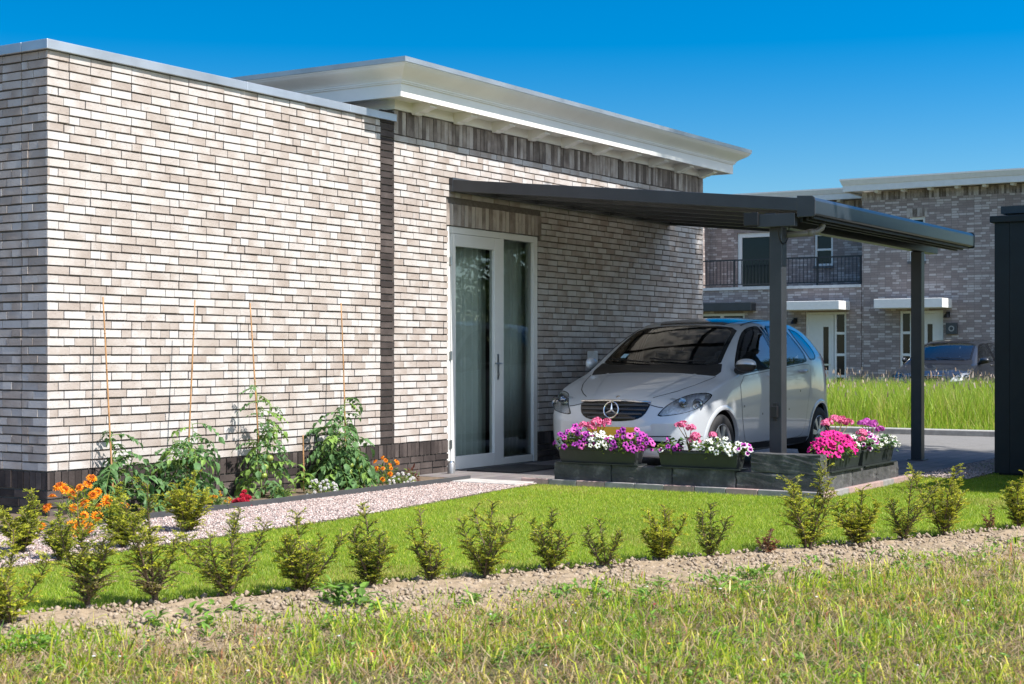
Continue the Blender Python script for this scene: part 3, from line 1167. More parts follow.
# ------------------------------------------------------------------ houses across the road
def bg_brick(name):
    m, t, p = newmat(name)
    tc = t.nodes.new('ShaderNodeTexCoord')
    sep = t.nodes.new('ShaderNodeSeparateXYZ')
    t.links.new(tc.outputs['Object'], sep.inputs[0])
    ad = t.nodes.new('ShaderNodeMath')
    ad.operation = 'ADD'
    t.links.new(sep.outputs[0], ad.inputs[0])
    t.links.new(sep.outputs[1], ad.inputs[1])
    cb = t.nodes.new('ShaderNodeCombineXYZ')
    t.links.new(ad.outputs[0], cb.inputs[0])
    t.links.new(sep.outputs[2], cb.inputs[1])
    br = t.nodes.new('ShaderNodeTexBrick')
    br.offset = 0.37
    br.offset_frequency = 3
    br.squash = 0.75
    br.squash_frequency = 3
    br.inputs['Scale'].default_value = 1.0
    br.inputs['Brick Width'].default_value = 0.20
    br.inputs['Row Height'].default_value = 0.0655
    br.inputs['Mortar Size'].default_value = 0.006
    br.inputs['Mortar Smooth'].default_value = 0.1
    br.inputs['Color1'].default_value = (0, 0, 0, 1)
    br.inputs['Color2'].default_value = (1, 1, 1, 1)
    br.inputs['Mortar'].default_value = (0, 0, 0, 1)
    t.links.new(cb.outputs[0], br.inputs['Vector'])
    bw = t.nodes.new('ShaderNodeRGBToBW')
    t.links.new(br.outputs['Color'], bw.inputs[0])
    n = noise(t, 5, 4, 0.6, cb.outputs[0])
    ma = t.nodes.new('ShaderNodeMath')
    ma.operation = 'MULTIPLY_ADD'
    t.links.new(n.outputs[0], ma.inputs[0])
    ma.inputs[1].default_value = 0.35
    t.links.new(bw.outputs[0], ma.inputs[2])
    c = ramp(t, ma.outputs[0], [(0.3, (0.26, 0.21, 0.195)), (0.65, (0.32, 0.262, 0.245)), (0.9, (0.40, 0.34, 0.318)), (1.0, (0.50, 0.445, 0.42))])
    c2 = mix(t, c, (0.21, 0.18, 0.165), br.outputs['Fac'])
    t.links.new(c2, p.inputs['Base Color'])
    p.inputs['Roughness'].default_value = 0.9
    p.inputs['Specular IOR Level'].default_value = 0.2
    bump(t, p, br.outputs['Fac'], -0.8, 0.012)
    return m


M_BGB = bg_brick('far_brick')
M_BGW = simple('far_white', (0.74, 0.73, 0.70), 0.45, var=0.04)
M_BGDOOR = simple('far_door', (0.68, 0.67, 0.64), 0.4, var=0.03)
FXP = 41.0


def wall_box(name, x0, x1, y0, y1, z0, z1, parent, holes=()):
    """facade at x0 facing the camera with real openings (y0,y1,z0,z1), plus the other three sides"""
    mb = MB()
    back_sheet(mb, (x0, 0, 0), (0, 1, 0), (-1, 0, 0), y0, y1, z0, z1, holes=holes, d=0, mi=0)
    for h in holes:
        a, b, c, d = h
        r = 0.12
        mb.quad((x0, a, c), (x0, a, d), (x0 + r, a, d), (x0 + r, a, c))
        mb.quad((x0, b, c), (x0 + r, b, c), (x0 + r, b, d), (x0, b, d))
        mb.quad((x0, a, d), (x0, b, d), (x0 + r, b, d), (x0 + r, a, d))
        mb.quad((x0, a, c), (x0 + r, a, c), (x0 + r, b, c), (x0, b, c))
    mb.quad((x0, y0, z0), (x1, y0, z0), (x1, y0, z1), (x0, y0, z1))
    mb.quad((x0, y1, z0), (x1, y1, z0), (x1, y1, z1), (x0, y1, z1))
    mb.quad((x1, y0, z0), (x1, y1, z0), (x1, y1, z1), (x1, y0, z1))
    return mb.build(name, M_BGB, parent)


def far_window(x, y0, y1, z0, z1, parent, panes=1, fw=0.07, name='window', sill=True, mullions=0):
    """frame set back in the opening with its pane as a sub-part"""
    mb = MB()
    xa, xb = x + 0.05, x + 0.11
    mb.box(xa, xb, y0 + .002, y0 + fw, z0, z1)
    mb.box(xa, xb, y1 - fw, y1 - .002, z0, z1)
    mb.box(xa, xb, y0 + fw, y1 - fw, z1 - fw, z1 - .002)
    mb.box(xa, xb, y0 + fw, y1 - fw, z0 + .002, z0 + fw)
    for k in range(1, panes):
        zz = z0 + (z1 - z0) * k / panes
        mb.box(xa + .004, xb, y0 + fw, y1 - fw, zz - 0.03, zz + 0.03)
    for k in range(1, mullions + 1):
        q = y0 + (y1 - y0) * k / (mullions + 1)
        mb.box(xa + .002, xb, q - 0.05, q + 0.05, z0 + fw, z1 - fw)
    f = mb.build(name, M_BGW, parent, bevel=0.006)
    mb = MB()
    mb.quad((xb - 0.015, y0 + 0.02, z0 + 0.02), (xb - 0.015, y1 - 0.02, z0 + 0.02), (xb - 0.015, y1 - 0.02, z1 - 0.02), (xb - 0.015, y0 + 0.02, z1 - 0.02))
    mb.build('pane', M_FARGLASS, f)
    if sill:
        mb = MB()
        mb.box(x - 0.05, x + 0.05, y0 - 0.03, y1 + 0.03, z0 - 0.07, z0 - 0.001)
        mb.build('sill', simple('far_sill', (0.10, 0.10, 0.105), 0.6), f)
    return f


def far_door(x, y0, y1, z1, parent, slit, side):
    """white front door with a narrow glazed slit, and a four-pane side light"""
    mb = MB()
    xa, xb = x + 0.05, x + 0.11
    yd0, yd1 = (side[1], y1) if side[0] <= y0 + 0.02 else (y0, side[0])
    mb.box(xa, xb, y0 + .003, y0 + 0.07, 0, z1)
    mb.box(xa, xb, y1 - 0.07, y1 - .003, 0, z1)
    mb.box(xa, xb, y0 + 0.07, y1 - 0.07, z1 - 0.07, z1 - .003)
    dv = side[1] if side[0] <= y0 + 0.02 else side[0]
    mb.box(xa, xb, dv - 0.03, dv + 0.03, 0, z1 - 0.07)
    fr = mb.build('door_frame', M_BGW, parent, bevel=0.006)
    mb = MB()
    a, b = yd0 + 0.05, yd1 - 0.05
    s0, s1, q0, q1 = slit
    mb.box(xa + 0.015, xb, a, s0, 0.02, z1 - 0.075)
    mb.box(xa + 0.015, xb, s1, b, 0.02, z1 - 0.075)
    mb.box(xa + 0.015, xb, s0, s1, 0.02, q0)
    mb.box(xa + 0.015, xb, s0, s1, q1, z1 - 0.075)
    d = mb.build('front_door', M_BGDOOR, parent)
    mb = MB()
    mb.quad((xb - .02, s0, q0), (xb - .02, s1, q0), (xb - .02, s1, q1), (xb - .02, s0, q1))
    mb.build('pane', M_FARGLASS, d)
    mb = MB()
    mb.box(xa + 0.0, xa + 0.014, s0 - 0.06, s1 + 0.16, 0.88, 0.93)
    mb.build('letter_plate', M_STEEL, d)
    mb = MB()
    s0, s1 = side
    mb.quad((xb - .02, s0 + 0.03, 0.05), (xb - .02, s1 - 0.03, 0.05), (xb - .02, s1 - 0.03, z1 - 0.05), (xb - .02, s0 + 0.03, z1 - 0.05))
    mb.build('side_pane', M_FARGLASS, fr)
    for k in range(1, 4):
        mb = MB()
        zz = z1 * k / 4
        mb.box(xa + 0.004, xb - .001, s0 + 0.03, s1 - 0.03, zz - 0.035, zz + 0.035)
        mb.build('glazing_bar', M_BGW, fr)


def far_canopy(x, y0, y1, z0, z1, parent):
    mb = MB()
    mb.box(x - 0.85, x - 0.003, y0, y1, z0, z1)
    return mb.build('canopy', M_BGW, parent, bevel=0.012)


def wall_lamp(x, y_, z, parent):
    mb = MB()
    mb.box(x - 0.03, x - .002, y_ - 0.05, y_ + 0.05, z - 0.02, z + 0.10)
    mb.lathe([(0.02, 0.06), (0.05, 0.04), (0.10, -0.06), (0.085, -0.06), (0.0, 0.02)], (x - 0.14, y_, z), n=16)
    mb.tube([(x - 0.03, y_, z + 0.06), (x - 0.10, y_, z + 0.09), (x - 0.14, y_, z + 0.05)], 0.015, 6)
    mb.build('wall_lamp', M_BLACK, parent, smooth=True, angle=40)


def far_cornice(x0, y0, y1, xe, zb, zt, ov, parent):
    h = zt - zb
    prof = [(0.0, zb), (ov * 0.8, zb + 0.03), (ov * 0.8, zb - 0.02), (ov * 0.88, zb - 0.02), (ov * 0.88, zb + h * 0.45), (ov * 0.92, zb + h * 0.5), (ov * 0.97, zb + h * 0.7), (ov, zb + h * 0.85), (ov * 1.03, zb + h * 0.86), (ov * 1.03, zt), (ov * 0.3, zt + 0.01)]
    mb = MB()
    rings = [[(xe, y1 + o_, z), (x0 - o_, y1 + o_, z), (x0 - o_, y0 - o_, z), (xe, y0 - o_, z)] for o_, z in prof]
    for a, b in zip(rings, rings[1:]):
        for k in range(3):
            mb.quad(a[k], a[k + 1], b[k + 1], b[k])
    c = mb.build('cornice', M_BGW, parent)
    n = int((y1 - y0) / 0.72)
    for k in range(n):
        q = y0 + 0.3 + 0.72 * k
        mb = MB()
        mb.box(x0 - ov * 0.6, x0 - 0.002, q, q + 0.1, zb - 0.075, zb - 0.001)
        mb.build('bracket', M_BGW, c)
    mb = MB()
    mb.quad((x0, y0, zt - 0.05), (xe, y0, zt - 0.05), (xe, y1, zt - 0.05), (x0, y1, zt - 0.05))
    mb.build('flat_roof', M_ROOF, parent)


def soldier_row(x, y0, y1, z0, z1, parent, name='soldier_course'):
    mb = MB()
    bricks(mb, (x - 0.0, 0, 0), (0, 1, 0), (-1, 0, 0), y0, y1, z0, z1, lens=(0.0655,), stack=True, course=(z1 - z0), joint=0.006, depth=0.001)
    for i, v in enumerate(mb.v):
        mb.v[i] = (v[0] - 0.004, v[1], v[2])
    mb.build(name, [M_SOLD], parent)


rh = thing('brick_house', 'two storey grey brick house with white canopy beyond the right carport post', 'house', (FXP, 10, 0))
wr = [(12.90, 13.34, 3.68, 4.86), (12.42, 13.60, 0.0, 2.36)]
wall_box('wall', FXP, 50, 3, 14.64, -0.03, 5.60, rh, holes=wr)
far_window(FXP, *wr[0], rh)
far_door(FXP, 12.42, 13.60, 2.36, rh, (12.72, 12.86, 0.9, 2.0), (13.30, 13.60))
far_canopy(FXP, 12.18, 14.02, 2.41, 2.66, rh)
wall_lamp(FXP, 12.28, 2.22, rh)
mb = MB()
mb.box(FXP - 0.10, FXP - 0.002, 12.02, 12.32, 1.72, 2.02)
mbx = mb.build('letter_box', simple('letterbox', (0.05, 0.053, 0.056), 0.5), rh, bevel=0.01)
mb = MB()
mb.lathe([(0.075, 0.0), (0.075, -0.006), (0.05, -0.006), (0.05, 0.0)], (FXP - 0.101, 12.17, 1.87), axis='x', n=24)
mb.build('ring_emblem', simple('letterbox_mark', (0.35, 0.35, 0.34), 0.5), mbx)
far_cornice(FXP, 3, 14.64, 50, 5.62, 5.94, 0.46, rh)
soldier_row(FXP, 3.1, 14.60, 5.36, 5.59, rh)
soldier_row(FXP, 12.85, 13.40, 4.87, 5.10, rh, 'window_lintel')

lh = thing('brick_house', 'grey brick house with railed roof terrace behind the left carport post', 'house', (FXP, 17, 0))
hl = [(15.09, 16.28, 0.0, 2.36), (18.1, 19.55, 0.0, 2.36)]
wall_box('wall', FXP, 49.5, 14.66, 21.6, -0.03, 3.02, lh, holes=hl)
far_door(FXP, 15.09, 16.28, 2.36, lh, (15.62, 15.78, 0.75, 1.95), (15.09, 15.42))
far_canopy(FXP, 14.98, 16.75, 2.40, 2.64, lh)
wall_lamp(FXP, 16.56, 2.1, lh)
far_window(FXP, 18.1, 19.55, 0.9, 2.36, lh, sill=False, mullions=1)
mb = MB()
mb.box(FXP + 0.05, FXP + 0.11, 18.1, 19.55, 0, 0.9)
mb.build('panel', M_BGDOOR, lh)
mb = MB()
mb.box(FXP - 0.35, FXP - 0.002, 17.75, 21.0, 2.42, 2.66)
mb.build('dark_canopy', M_ANTH, lh, bevel=0.01)
mb = MB()
mb.box(FXP - 0.04, FXP + 0.35, 14.665, 21.6, 3.021, 3.10)
mb.build('terrace_coping', simple('terrace_coping', (0.55, 0.55, 0.55), 0.5), lh)
mb = MB()
mb.quad((FXP + 0.35, 14.66, 3.05), (42.5, 14.66, 3.05), (42.5, 21.6, 3.05), (FXP + 0.35, 21.6, 3.05))
mb.build('terrace_floor', M_ROOF, lh)
XU = 42.5
hu = [(17.86, 19.0, 3.06, 4.76), (16.04, 16.60, 3.72, 4.66)]
wall_box('upper_wall', XU, 49.4, 14.66, 21.7, 3.02, 5.56, lh, holes=hu)
far_window(XU, *hu[0], lh, name='balcony_door', sill=False, fw=0.13)
far_window(XU, *hu[1], lh, panes=2)
mb = MB()
mb.box(FXP + 0.02, XU - 0.003, 19.86, 21.6, 3.101, 5.56)
mb.build('side_wing', M_BGB, lh)
far_cornice(XU, 14.7, 21.6, 49.4, 5.58, 5.88, 0.46, lh)
soldier_row(XU, 14.7, 19.8, 5.30, 5.55, lh)
rl = MB()
rl.box(FXP + 0.10, FXP + 0.14, 14.68, 19.8, 3.86, 3.90)
rl.box(FXP + 0.105, FXP + 0.135, 14.68, 19.8, 3.17, 3.20)
for k in range(47):
    q = 14.72 + 0.11 * k
    rl.box(FXP + 0.112, FXP + 0.128, q, q + 0.014, 3.20, 3.86)
for q in (14.7, 15.95, 17.2, 18.45, 19.7):
    rl.box(FXP + 0.10, FXP + 0.14, q, q + 0.045, 3.10, 3.86)
rl.build('railing', simple('railing', (0.02, 0.022, 0.025), 0.5), lh)
# ------------------------------------------------------------------ cars
def pchip(tab):
    xs = np.array([a for a, b in tab], float)
    ys = np.array([b for a, b in tab], float)
    h = np.diff(xs)
    dl = np.diff(ys) / h
    m = np.zeros(len(xs))
    m[0], m[-1] = dl[0], dl[-1]
    for i in range(1, len(xs) - 1):
        if dl[i - 1] * dl[i] > 0:
            w1, w2 = 2 * h[i] + h[i - 1], h[i] + 2 * h[i - 1]
            m[i] = (w1 + w2) / (w1 / dl[i - 1] + w2 / dl[i])

    def f(x):
        i = int(min(max(np.searchsorted(xs, x) - 1, 0), len(xs) - 2))
        t = min(1, max(0, (x - xs[i]) / h[i]))
        return ((2 * t**3 - 3 * t * t + 1) * ys[i] + (t**3 - 2 * t * t + t) * h[i] * m[i] + (-2 * t**3 + 3 * t * t) * ys[i + 1] + (t**3 - t * t) * h[i] * m[i + 1])
    return f


def paint(name, col, flake=0.0):
    m, t, p = newmat(name)
    n = noise(t, 600, 2)
    c = ramp(t, n.outputs[0], [(0.3, tuple(x * 0.93 for x in col)), (0.7, tuple(min(1, x * 1.05) for x in col))])
    # seen from inside, the shell is dark lining
    geo = t.nodes.new('ShaderNodeNewGeometry')
    t.links.new(mix(t, c, (0.015, 0.015, 0.016), geo.outputs['Backfacing']), p.inputs['Base Color'])
    p.inputs['Roughness'].default_value = 0.34
    p.inputs['Metallic'].default_value = flake
    p.inputs['Coat Weight'].default_value = 1.0
    p.inputs['Coat Roughness'].default_value = 0.03
    p.inputs['Coat IOR'].default_value = 1.6
    return m


M_CHROME = simple('chrome', (0.75, 0.75, 0.76), 0.1, 1.0, var=0.02)
M_REFL = simple('lamp_reflector', (0.75, 0.76, 0.78), 0.3, 0.3, var=0.25, nscale=45, bmp=0.6, bscale=30)
M_RIM = simple('wheel_alloy', (0.48, 0.49, 0.50), 0.35, 0.7, var=0.05)
M_SEAT = simple('seat_fabric', (0.022, 0.022, 0.025), 0.9, var=0.2, nscale=40)
M_DASH = simple('dashboard', (0.018, 0.018, 0.02), 0.7, var=0.1)
M_GLOSSB = simple('gloss_black', (0.006, 0.006, 0.007), 0.12, var=0.1)
M_GBAR = simple('grille_bar_paint', (0.06, 0.06, 0.062), 0.3, var=0.1)
M_LAMPRED = simple('tail_lamp', (0.35, 0.015, 0.012), 0.12, var=0.1, coat=1.0)
M_PLATE = simple('plate_yellow', (0.75, 0.42, 0.03), 0.4, var=0.04)
M_SEAM = simple('panel_gap', (0.012, 0.012, 0.012), 0.8, var=0.1)
M_LENS = glass('lamp_lens', (0.9, 0.92, 0.93), 1.0)
M_STICK = simple('sticker', (0.35, 0.55, 0.65), 0.5, var=0.1)


def make_car(root, PAINT, pxref=None, star=True):
    R0 = root.location.copy()
    T = dict(
        ztop=pchip([(0, .60), (.03, .655), (.08, .722), (.15, .775), (.3, .845), (.5, .912), (.7, .968), (.86, 1.01), (.92, 1.035), (1.0, 1.085), (1.3, 1.275), (1.6, 1.435), (1.75, 1.495), (1.9, 1.535), (2.2, 1.572), (2.6, 1.588), (3.0, 1.572), (3.3, 1.535), (3.5, 1.49), (3.58, 1.45), (3.66, 1.30), (3.74, 1.10), (3.80, .94), (3.85, .79), (3.88, .66)]),
        ye=pchip([(0, .30), (.08, .5), (.15, .56), (.3, .62), (.5, .67), (.8, .72), (.92, .738), (1.3, .695), (1.7, .635), (2.2, .612), (3, .592), (3.4, .57), (3.58, .55), (3.7, .56), (3.8, .5), (3.88, .35)]),
        dz=pchip([(0, .05), (.3, .06), (.5, .055), (.8, .05), (.92, .045), (1.3, .048), (1.7, .052), (2.2, .058), (3, .062), (3.58, .06), (3.88, .05)]),
        zbelt=pchip([(0, .50), (.08, .58), (.15, .64), (.3, .735), (.5, .82), (.8, .905), (.92, .935), (1.3, .985), (2, 1.025), (2.6, 1.06), (3.1, 1.09), (3.5, 1.10), (3.66, 1.03), (3.74, .92), (3.8, .82), (3.88, .58)]),
        yb=pchip([(0, .42), (.04, .56), (.1, .67), (.2, .755), (.35, .812), (.55, .845), (.8, .858), (1.2, .862), (2, .865), (3, .86), (3.4, .838), (3.6, .79), (3.75, .70), (3.83, .60), (3.88, .45)]),
        ym=pchip([(0, .44), (.04, .585), (.1, .695), (.2, .78), (.35, .84), (.55, .872), (.8, .88), (1.2, .88), (2.5, .882), (3.0, .882), (3.3, .88), (3.6, .838), (3.78, .72), (3.85, .61), (3.88, .46)]),
        zb=pchip([(0, .25), (.06, .20), (.3, .18), (3.4, .2), (3.75, .24), (3.88, .30)]),
    )

    def section(x):
        g = {k: f(x) for k, f in T.items()}
        ys = g['ym'] - 0.03
        yb, ye, zbl = g['yb'], g['ye'], g['zbelt']
        ze = g['ztop'] - g['dz']
        ye = min(ye, yb - 0.02)
        gh = min(1.0, max(0.0, (ze - zbl) / 0.4))
        P = [(0, g['zb']), (max(ys - .10, .1), g['zb']), (ys, g['zb'] + .07), (g['ym'], .52), (yb, zbl), ((yb + ye) / 2 + 0.004 + .034 * gh, (zbl + ze) / 2 + 0.008), (ye, ze), (ye * .55, g['ztop'] - g['dz'] * .22), (0, g['ztop'])]
        seg = [3, 4, 10, 14, 10, 12, 8, 10]
        P = [Vector((a, b)) for a, b in P]
        out = []
        for i in range(len(P) - 1):
            p1, p2 = P[i], P[i + 1]
            p0 = P[i - 1] if i > 0 else Vector((-P[1].x, P[1].y))
            p3 = P[i + 2] if i + 2 < len(P) else Vector((-P[-2].x, P[-2].y))
            d = (p2 - p1).length
            m1 = (p2 - p0) / ((p1 - p0).length + d + 1e-9) * d
            m2 = (p3 - p1) / ((p3 - p2).length + d + 1e-9) * d
            for k in range(seg[i]):
                t = k / seg[i]
                out.append(p1 * (2 * t**3 - 3 * t * t + 1) + m1 * (t**3 - 2 * t * t + t) + p2 * (-2 * t**3 + 3 * t * t) + m2 * (t**3 - t * t))
        out.append(P[-1])
        return out

    xs = sorted(set([round(v, 4) for v in list(np.linspace(0, 0.3, 26)) + list(np.linspace(0.3, 3.5, 128)) + list(np.linspace(3.5, 3.88, 24))]))
    V, F = [], []
    for x in xs:
        h = section(x)
        full = [(x, p.x, p.y) for p in h] + [(x, -p.x, p.y) for p in h[-2:0:-1]]
        n = len(full)
        V += full
    for i in range(len(xs) - 1):
        for k in range(n):
            F.append((i * n + k, (i + 1) * n + k, (i + 1) * n + (k + 1) % n, i * n + (k + 1) % n))
    F.append(tuple(range(n)))
    F.append(tuple((len(xs) - 1) * n + k for k in range(n - 1, -1, -1)))
    bm = bmesh.new()
    bv = [bm.verts.new(p) for p in V]
    for f in F:
        try:
            bm.faces.new([bv[i] for i in f])
        except ValueError:
            pass
    bmesh.ops.remove_doubles(bm, verts=bm.verts, dist=1e-5)
    bmesh.ops.recalc_face_normals(bm, faces=bm.faces)
    bm.faces.ensure_lookup_table()
    bvh = BVHTree.FromBMesh(bm)
    bm.normal_update()
    # smooth normals by lookup of the nearest vertex normal
    kd_n = [v.normal.copy() for v in bm.verts]

    def cast(o, d):
        loc, nor, idx, _ = bvh.ray_cast(Vector(o), Vector(d).normalized())
        if loc is None:
            loc, nor, idx, _ = bvh.find_nearest(Vector(o) + Vector(d).normalized() * Vector(o).length * 0.0)
        f = bm.faces[idx]
        nn = Vector((0, 0, 0))
        for v in f.verts:
            nn += v.normal / (0.003 + (v.co - loc).length)
        return loc, nn.normalized()

    def side_ray(p, s=-1):
        return (p[0], s * 2.0, p[1]), (0, -s, 0)

    def front_ray(p, s=1):
        return (-1.0, p[0], p[1]), (1, 0, 0)

    def rear_ray(p, s=1):
        return (5.0, p[0], p[1]), (-1, 0, 0)

    def top_ray(p, s=1):
        return (p[0], p[1], 3.0), (0, 0, -1)

    def dense(pts, step=0.03, closed=True):
        out = []
        n_ = len(pts)
        for i in range(n_ if closed else n_ - 1):
            a, b = Vector(pts[i]), Vector(pts[(i + 1) % n_])
            k = max(1, int((b - a).length / step))
            for q in range(k):
                out.append(a.lerp(b, q / k))
        if not closed:
            out.append(Vector(pts[-1]))
        return out

    def smooth_poly(pts, it=2):
        pts = [Vector(p) for p in pts]
        for _ in range(it):
            q = []
            for i in range(len(pts)):
                a, b = pts[i], pts[(i + 1) % len(pts)]
                q += [a.lerp(b, 0.25), a.lerp(b, 0.75)]
            pts = q
        return pts

    def hits(pts, ray, s, off):
        r = []
        for p in pts:
            o, d = ray(p, s)
            l, n_ = cast(o, d)
            r.append(l + n_ * off)
        return r

    def panel(name, outline, ray, mat, off=0.003, s=1, parent=root, inner=0.0, rings=8, sm=1):
        """patch that lies on the body: concentric rings from the outline to its middle (or to an inner outline)"""
        ol = dense(smooth_poly(outline, sm) if sm else outline, 0.025)
        c = Vector((sum(p.x for p in ol) / len(ol), sum(p.y for p in ol) / len(ol)))
        b = MB()
        n_ = len(ol)
        fr = [1 - (1 - inner) * k / rings for k in range(rings + 1)]
        vs = []
        for q, f in enumerate(fr):
            vs += hits([c + (p - c) * max(f, 0.001) for p in ol], ray, s, off)
        # thin edge going back into the body
        vs0 = hits(ol, ray, s, -0.004)
        b.add(vs0 + vs, [[k, (k + 1) % n_, n_ + (k + 1) % n_, n_ + k] for k in range(n_)] + [[(q + 1) * n_ + k, (q + 1) * n_ + (k + 1) % n_, (q + 2) * n_ + (k + 1) % n_, (q + 2) * n_ + k] for q in range(rings) for k in range(n_)])
        o = build_local(b, name, mat, parent)
        return o

    def build_local(b, name, mat, parent, smooth=True, angle=45, bevel=0.0):
        me = bpy.data.meshes.new(name)
        me.from_pydata([tuple(p) for p in b.v], [], b.f)
        me.materials.append(mat)
        bb = bmesh.new()
        bb.from_mesh(me)
        bmesh.ops.recalc_face_normals(bb, faces=bb.faces)
        # make patches face outwards
        bb.to_mesh(me)
        bb.free()
        if smooth:
            me.polygons.foreach_set('use_smooth', [True] * len(me.polygons))
            me.set_sharp_from_angle(angle=math.radians(angle))
        o = bpy.data.objects.new(name, me)
        COL.objects.link(o)
        o.parent = parent
        if bevel:
            md = o.modifiers.new('bevel', 'BEVEL')
            md.width = bevel
            md.segments = 3
        return o

    def ribbon(b, pts, ray, s, width, off=0.0022):
        ps = dense(pts, 0.02, closed=False)
        L = []
        for p in ps:
            o, d = ray(p, s)
            L.append(cast(o, d))
        for i in range(len(L) - 1):
            (a, na), (c, nc_) = L[i], L[i + 1]
            t = (c - a)
            if t.length < 1e-6 or t.length > 0.12:
                continue
            t.normalize()
            sa, sc = na.cross(t).normalized() * width / 2, nc_.cross(t).normalized() * width / 2
            b.quad(a + na * off - sa, a + na * off + sa, c + nc_ * off + sc, c + nc_ * off - sc)

    # outlines -------------------------------------------------------------
    W_F = [(1.06, .995), (1.16, 1.10), (1.34, 1.235), (1.52, 1.345), (1.70, 1.43), (1.84, 1.468), (2.02, 1.485), (2.05, 1.47), (2.09, 1.20), (2.115, 1.065), (2.08, 1.045), (1.6, 1.015), (1.2, .985), (1.09, .98)]
    W_R = [(2.14, 1.485), (2.5, 1.495), (2.70, 1.478), (2.86, 1.27), (2.93, 1.13), (2.88, 1.095), (2.5, 1.07), (2.2, 1.052), (2.165, 1.1)]
    W_Q = [(2.80, 1.47), (2.98, 1.45), (3.10, 1.405), (3.20, 1.29), (3.24, 1.18), (3.20, 1.13), (3.08, 1.115), (2.99, 1.13)]
    W_S = [(-.675, 1.075), (-.655, 1.17), (-.61, 1.35), (-.575, 1.455), (-.3, 1.485), (0, 1.495), (.3, 1.485), (.575, 1.455), (.61, 1.35), (.655, 1.17), (.675, 1.075), (.3, 1.072), (0, 1.072), (-.3, 1.072)]
    W_B = [(-.46, 1.12), (-.43, 1.40), (0, 1.425), (.43, 1.40), (.46, 1.12), (0, 1.09)]
    if pxref:
        # headlamp outline as seen in the picture, laid on the body surface
        H = [(656.5, 417), (660, 411.5), (668, 404.5), (680, 398), (692, 394.2), (704, 392.8), (711.5, 394), (712, 396.5), (706, 402.5), (698, 408.5), (686, 413.0), (672, 415.5)]
        hl3 = []
        for px, py in H:
            k = (px - 512) / FPX
            d = Vector((FX + RX * k, FY + RY * k, (354 - py) / FPX))
            l, n_ = cast(Vector((0, 0, CAM_H)) - R0, d)
            hl3.append(l)
        make_car.lamp = hl3
    hl3 = make_car.lamp
    hd = Vector((0.80, 0.58, -0.12)).normalized()
    ha = Vector((0, 0, 1)).cross(hd).normalized()
    hb = hd.cross(ha)
    H2 = [(p.dot(ha), p.dot(hb)) for p in hl3]

    def lamp_ray(p, s):
        o = ha * p[0] + hb * p[1] - hd * 3
        d = hd.copy()
        if s > 0:
            o.y, d.y = -o.y, -d.y
        return o, d

    def inpoly(p, poly):
        return bool(inside(np.array([[p[0], p[1]]]), poly)[0])

    def shrink(poly, f):
        c = (sum(p[0] for p in poly) / len(poly), sum(p[1] for p in poly) / len(poly))
        return [(c[0] + (p[0] - c[0]) * f, c[1] + (p[1] - c[1]) * f) for p in poly]

    WH = (0.70, 3.29)
    kill = []
    wf, wr_, wq = shrink(W_F, .94), shrink(W_R, .93), shrink(W_Q, .88)
    wsx, wbx, h2s = shrink(W_S, .95), shrink(W_B, .93), shrink(H2, .93)
    for f in bm.faces:
        c = f.calc_center_median()
        ay = abs(c.y)
        if ay > .42 and abs(f.normal.y) > .35 and c.z > .9:
            p = (c.x, c.z)
            if inpoly(p, wf) or inpoly(p, wr_) or inpoly(p, wq):
                kill.append(f)
                continue
        if .8 < c.x < 1.95 and f.normal.x < -.2 and inpoly((c.y, c.z), wsx):
            kill.append(f)
            continue
        if c.x > 3.4 and f.normal.x > .2 and inpoly((c.y, c.z), wbx):
            kill.append(f)
            continue
        if c.x < .9 and c.z > .5:
            q = Vector((c.x, -ay, c.z))
            if inpoly((q.dot(ha), q.dot(hb)), h2s) and c.z > 0.55:
                kill.append(f)
                continue
        if ay > .55 and c.z < .75:
            if any((c.x - w_) ** 2 + (c.z - .305) ** 2 < .352 ** 2 for w_ in WH):
                kill.append(f)
    bm2 = bm.copy()
    bm2.faces.ensure_lookup_table()
    bmesh.ops.delete(bm2, geom=[bm2.faces[f.index] for f in kill], context='FACES')
    me = bpy.data.meshes.new('body')
    bm2.to_mesh(me)
    bm2.free()
    me.materials.append(PAINT)
    me.polygons.foreach_set('use_smooth', [True] * len(me.polygons))
    me.set_sharp_from_angle(angle=math.radians(50))
    body = bpy.data.objects.new('body', me)
    COL.objects.link(body)
    body.parent = root

    # doors, handles, side glass
    D_F = [(1.10, .955), (1.5, .985), (2.11, 1.03), (2.118, .6), (2.09, .30), (1.7, .285), (1.24, .285), (1.16, .42), (1.115, .65)]
    D_R = [(2.126, 1.03), (2.55, 1.055), (2.93, 1.08), (2.99, 1.05), (2.975, .88), (2.90, .72), (2.85, .55), (2.79, .38), (2.70, .295), (2.4, .285), (2.10, .295), (2.127, .6)]
    for s in (-1, 1):
        fd = panel('front_door', D_F, side_ray, PAINT, 0.0028, s, sm=1)
        rd = panel('rear_door', D_R, side_ray, PAINT, 0.0028, s, sm=1)
        b = MB()
        for D in (D_F, D_R):
            q = smooth_poly(D, 1)
            ribbon(b, q + [q[0]], side_ray, s, 0.009, 0.0024)
        build_local(b, 'door_gap', M_SEAM, root)
        for d_, hx_, hz in ((fd, 1.90, .965), (rd, 2.74, 1.0)):
            b = MB()
            l, n_ = cast(*side_ray((hx_, hz), s))
            b.tube([l + n_ * .002 + Vector((-.10, 0, 0)), l + n_ * .028 + Vector((-.08, 0, 0)), l + n_ * .034, l + n_ * .028 + Vector((.08, 0, 0)), l + n_ * .002 + Vector((.10, 0, 0))], [.012, .015, .016, .015, .012], 10)
            build_local(b, 'handle', PAINT, d_)
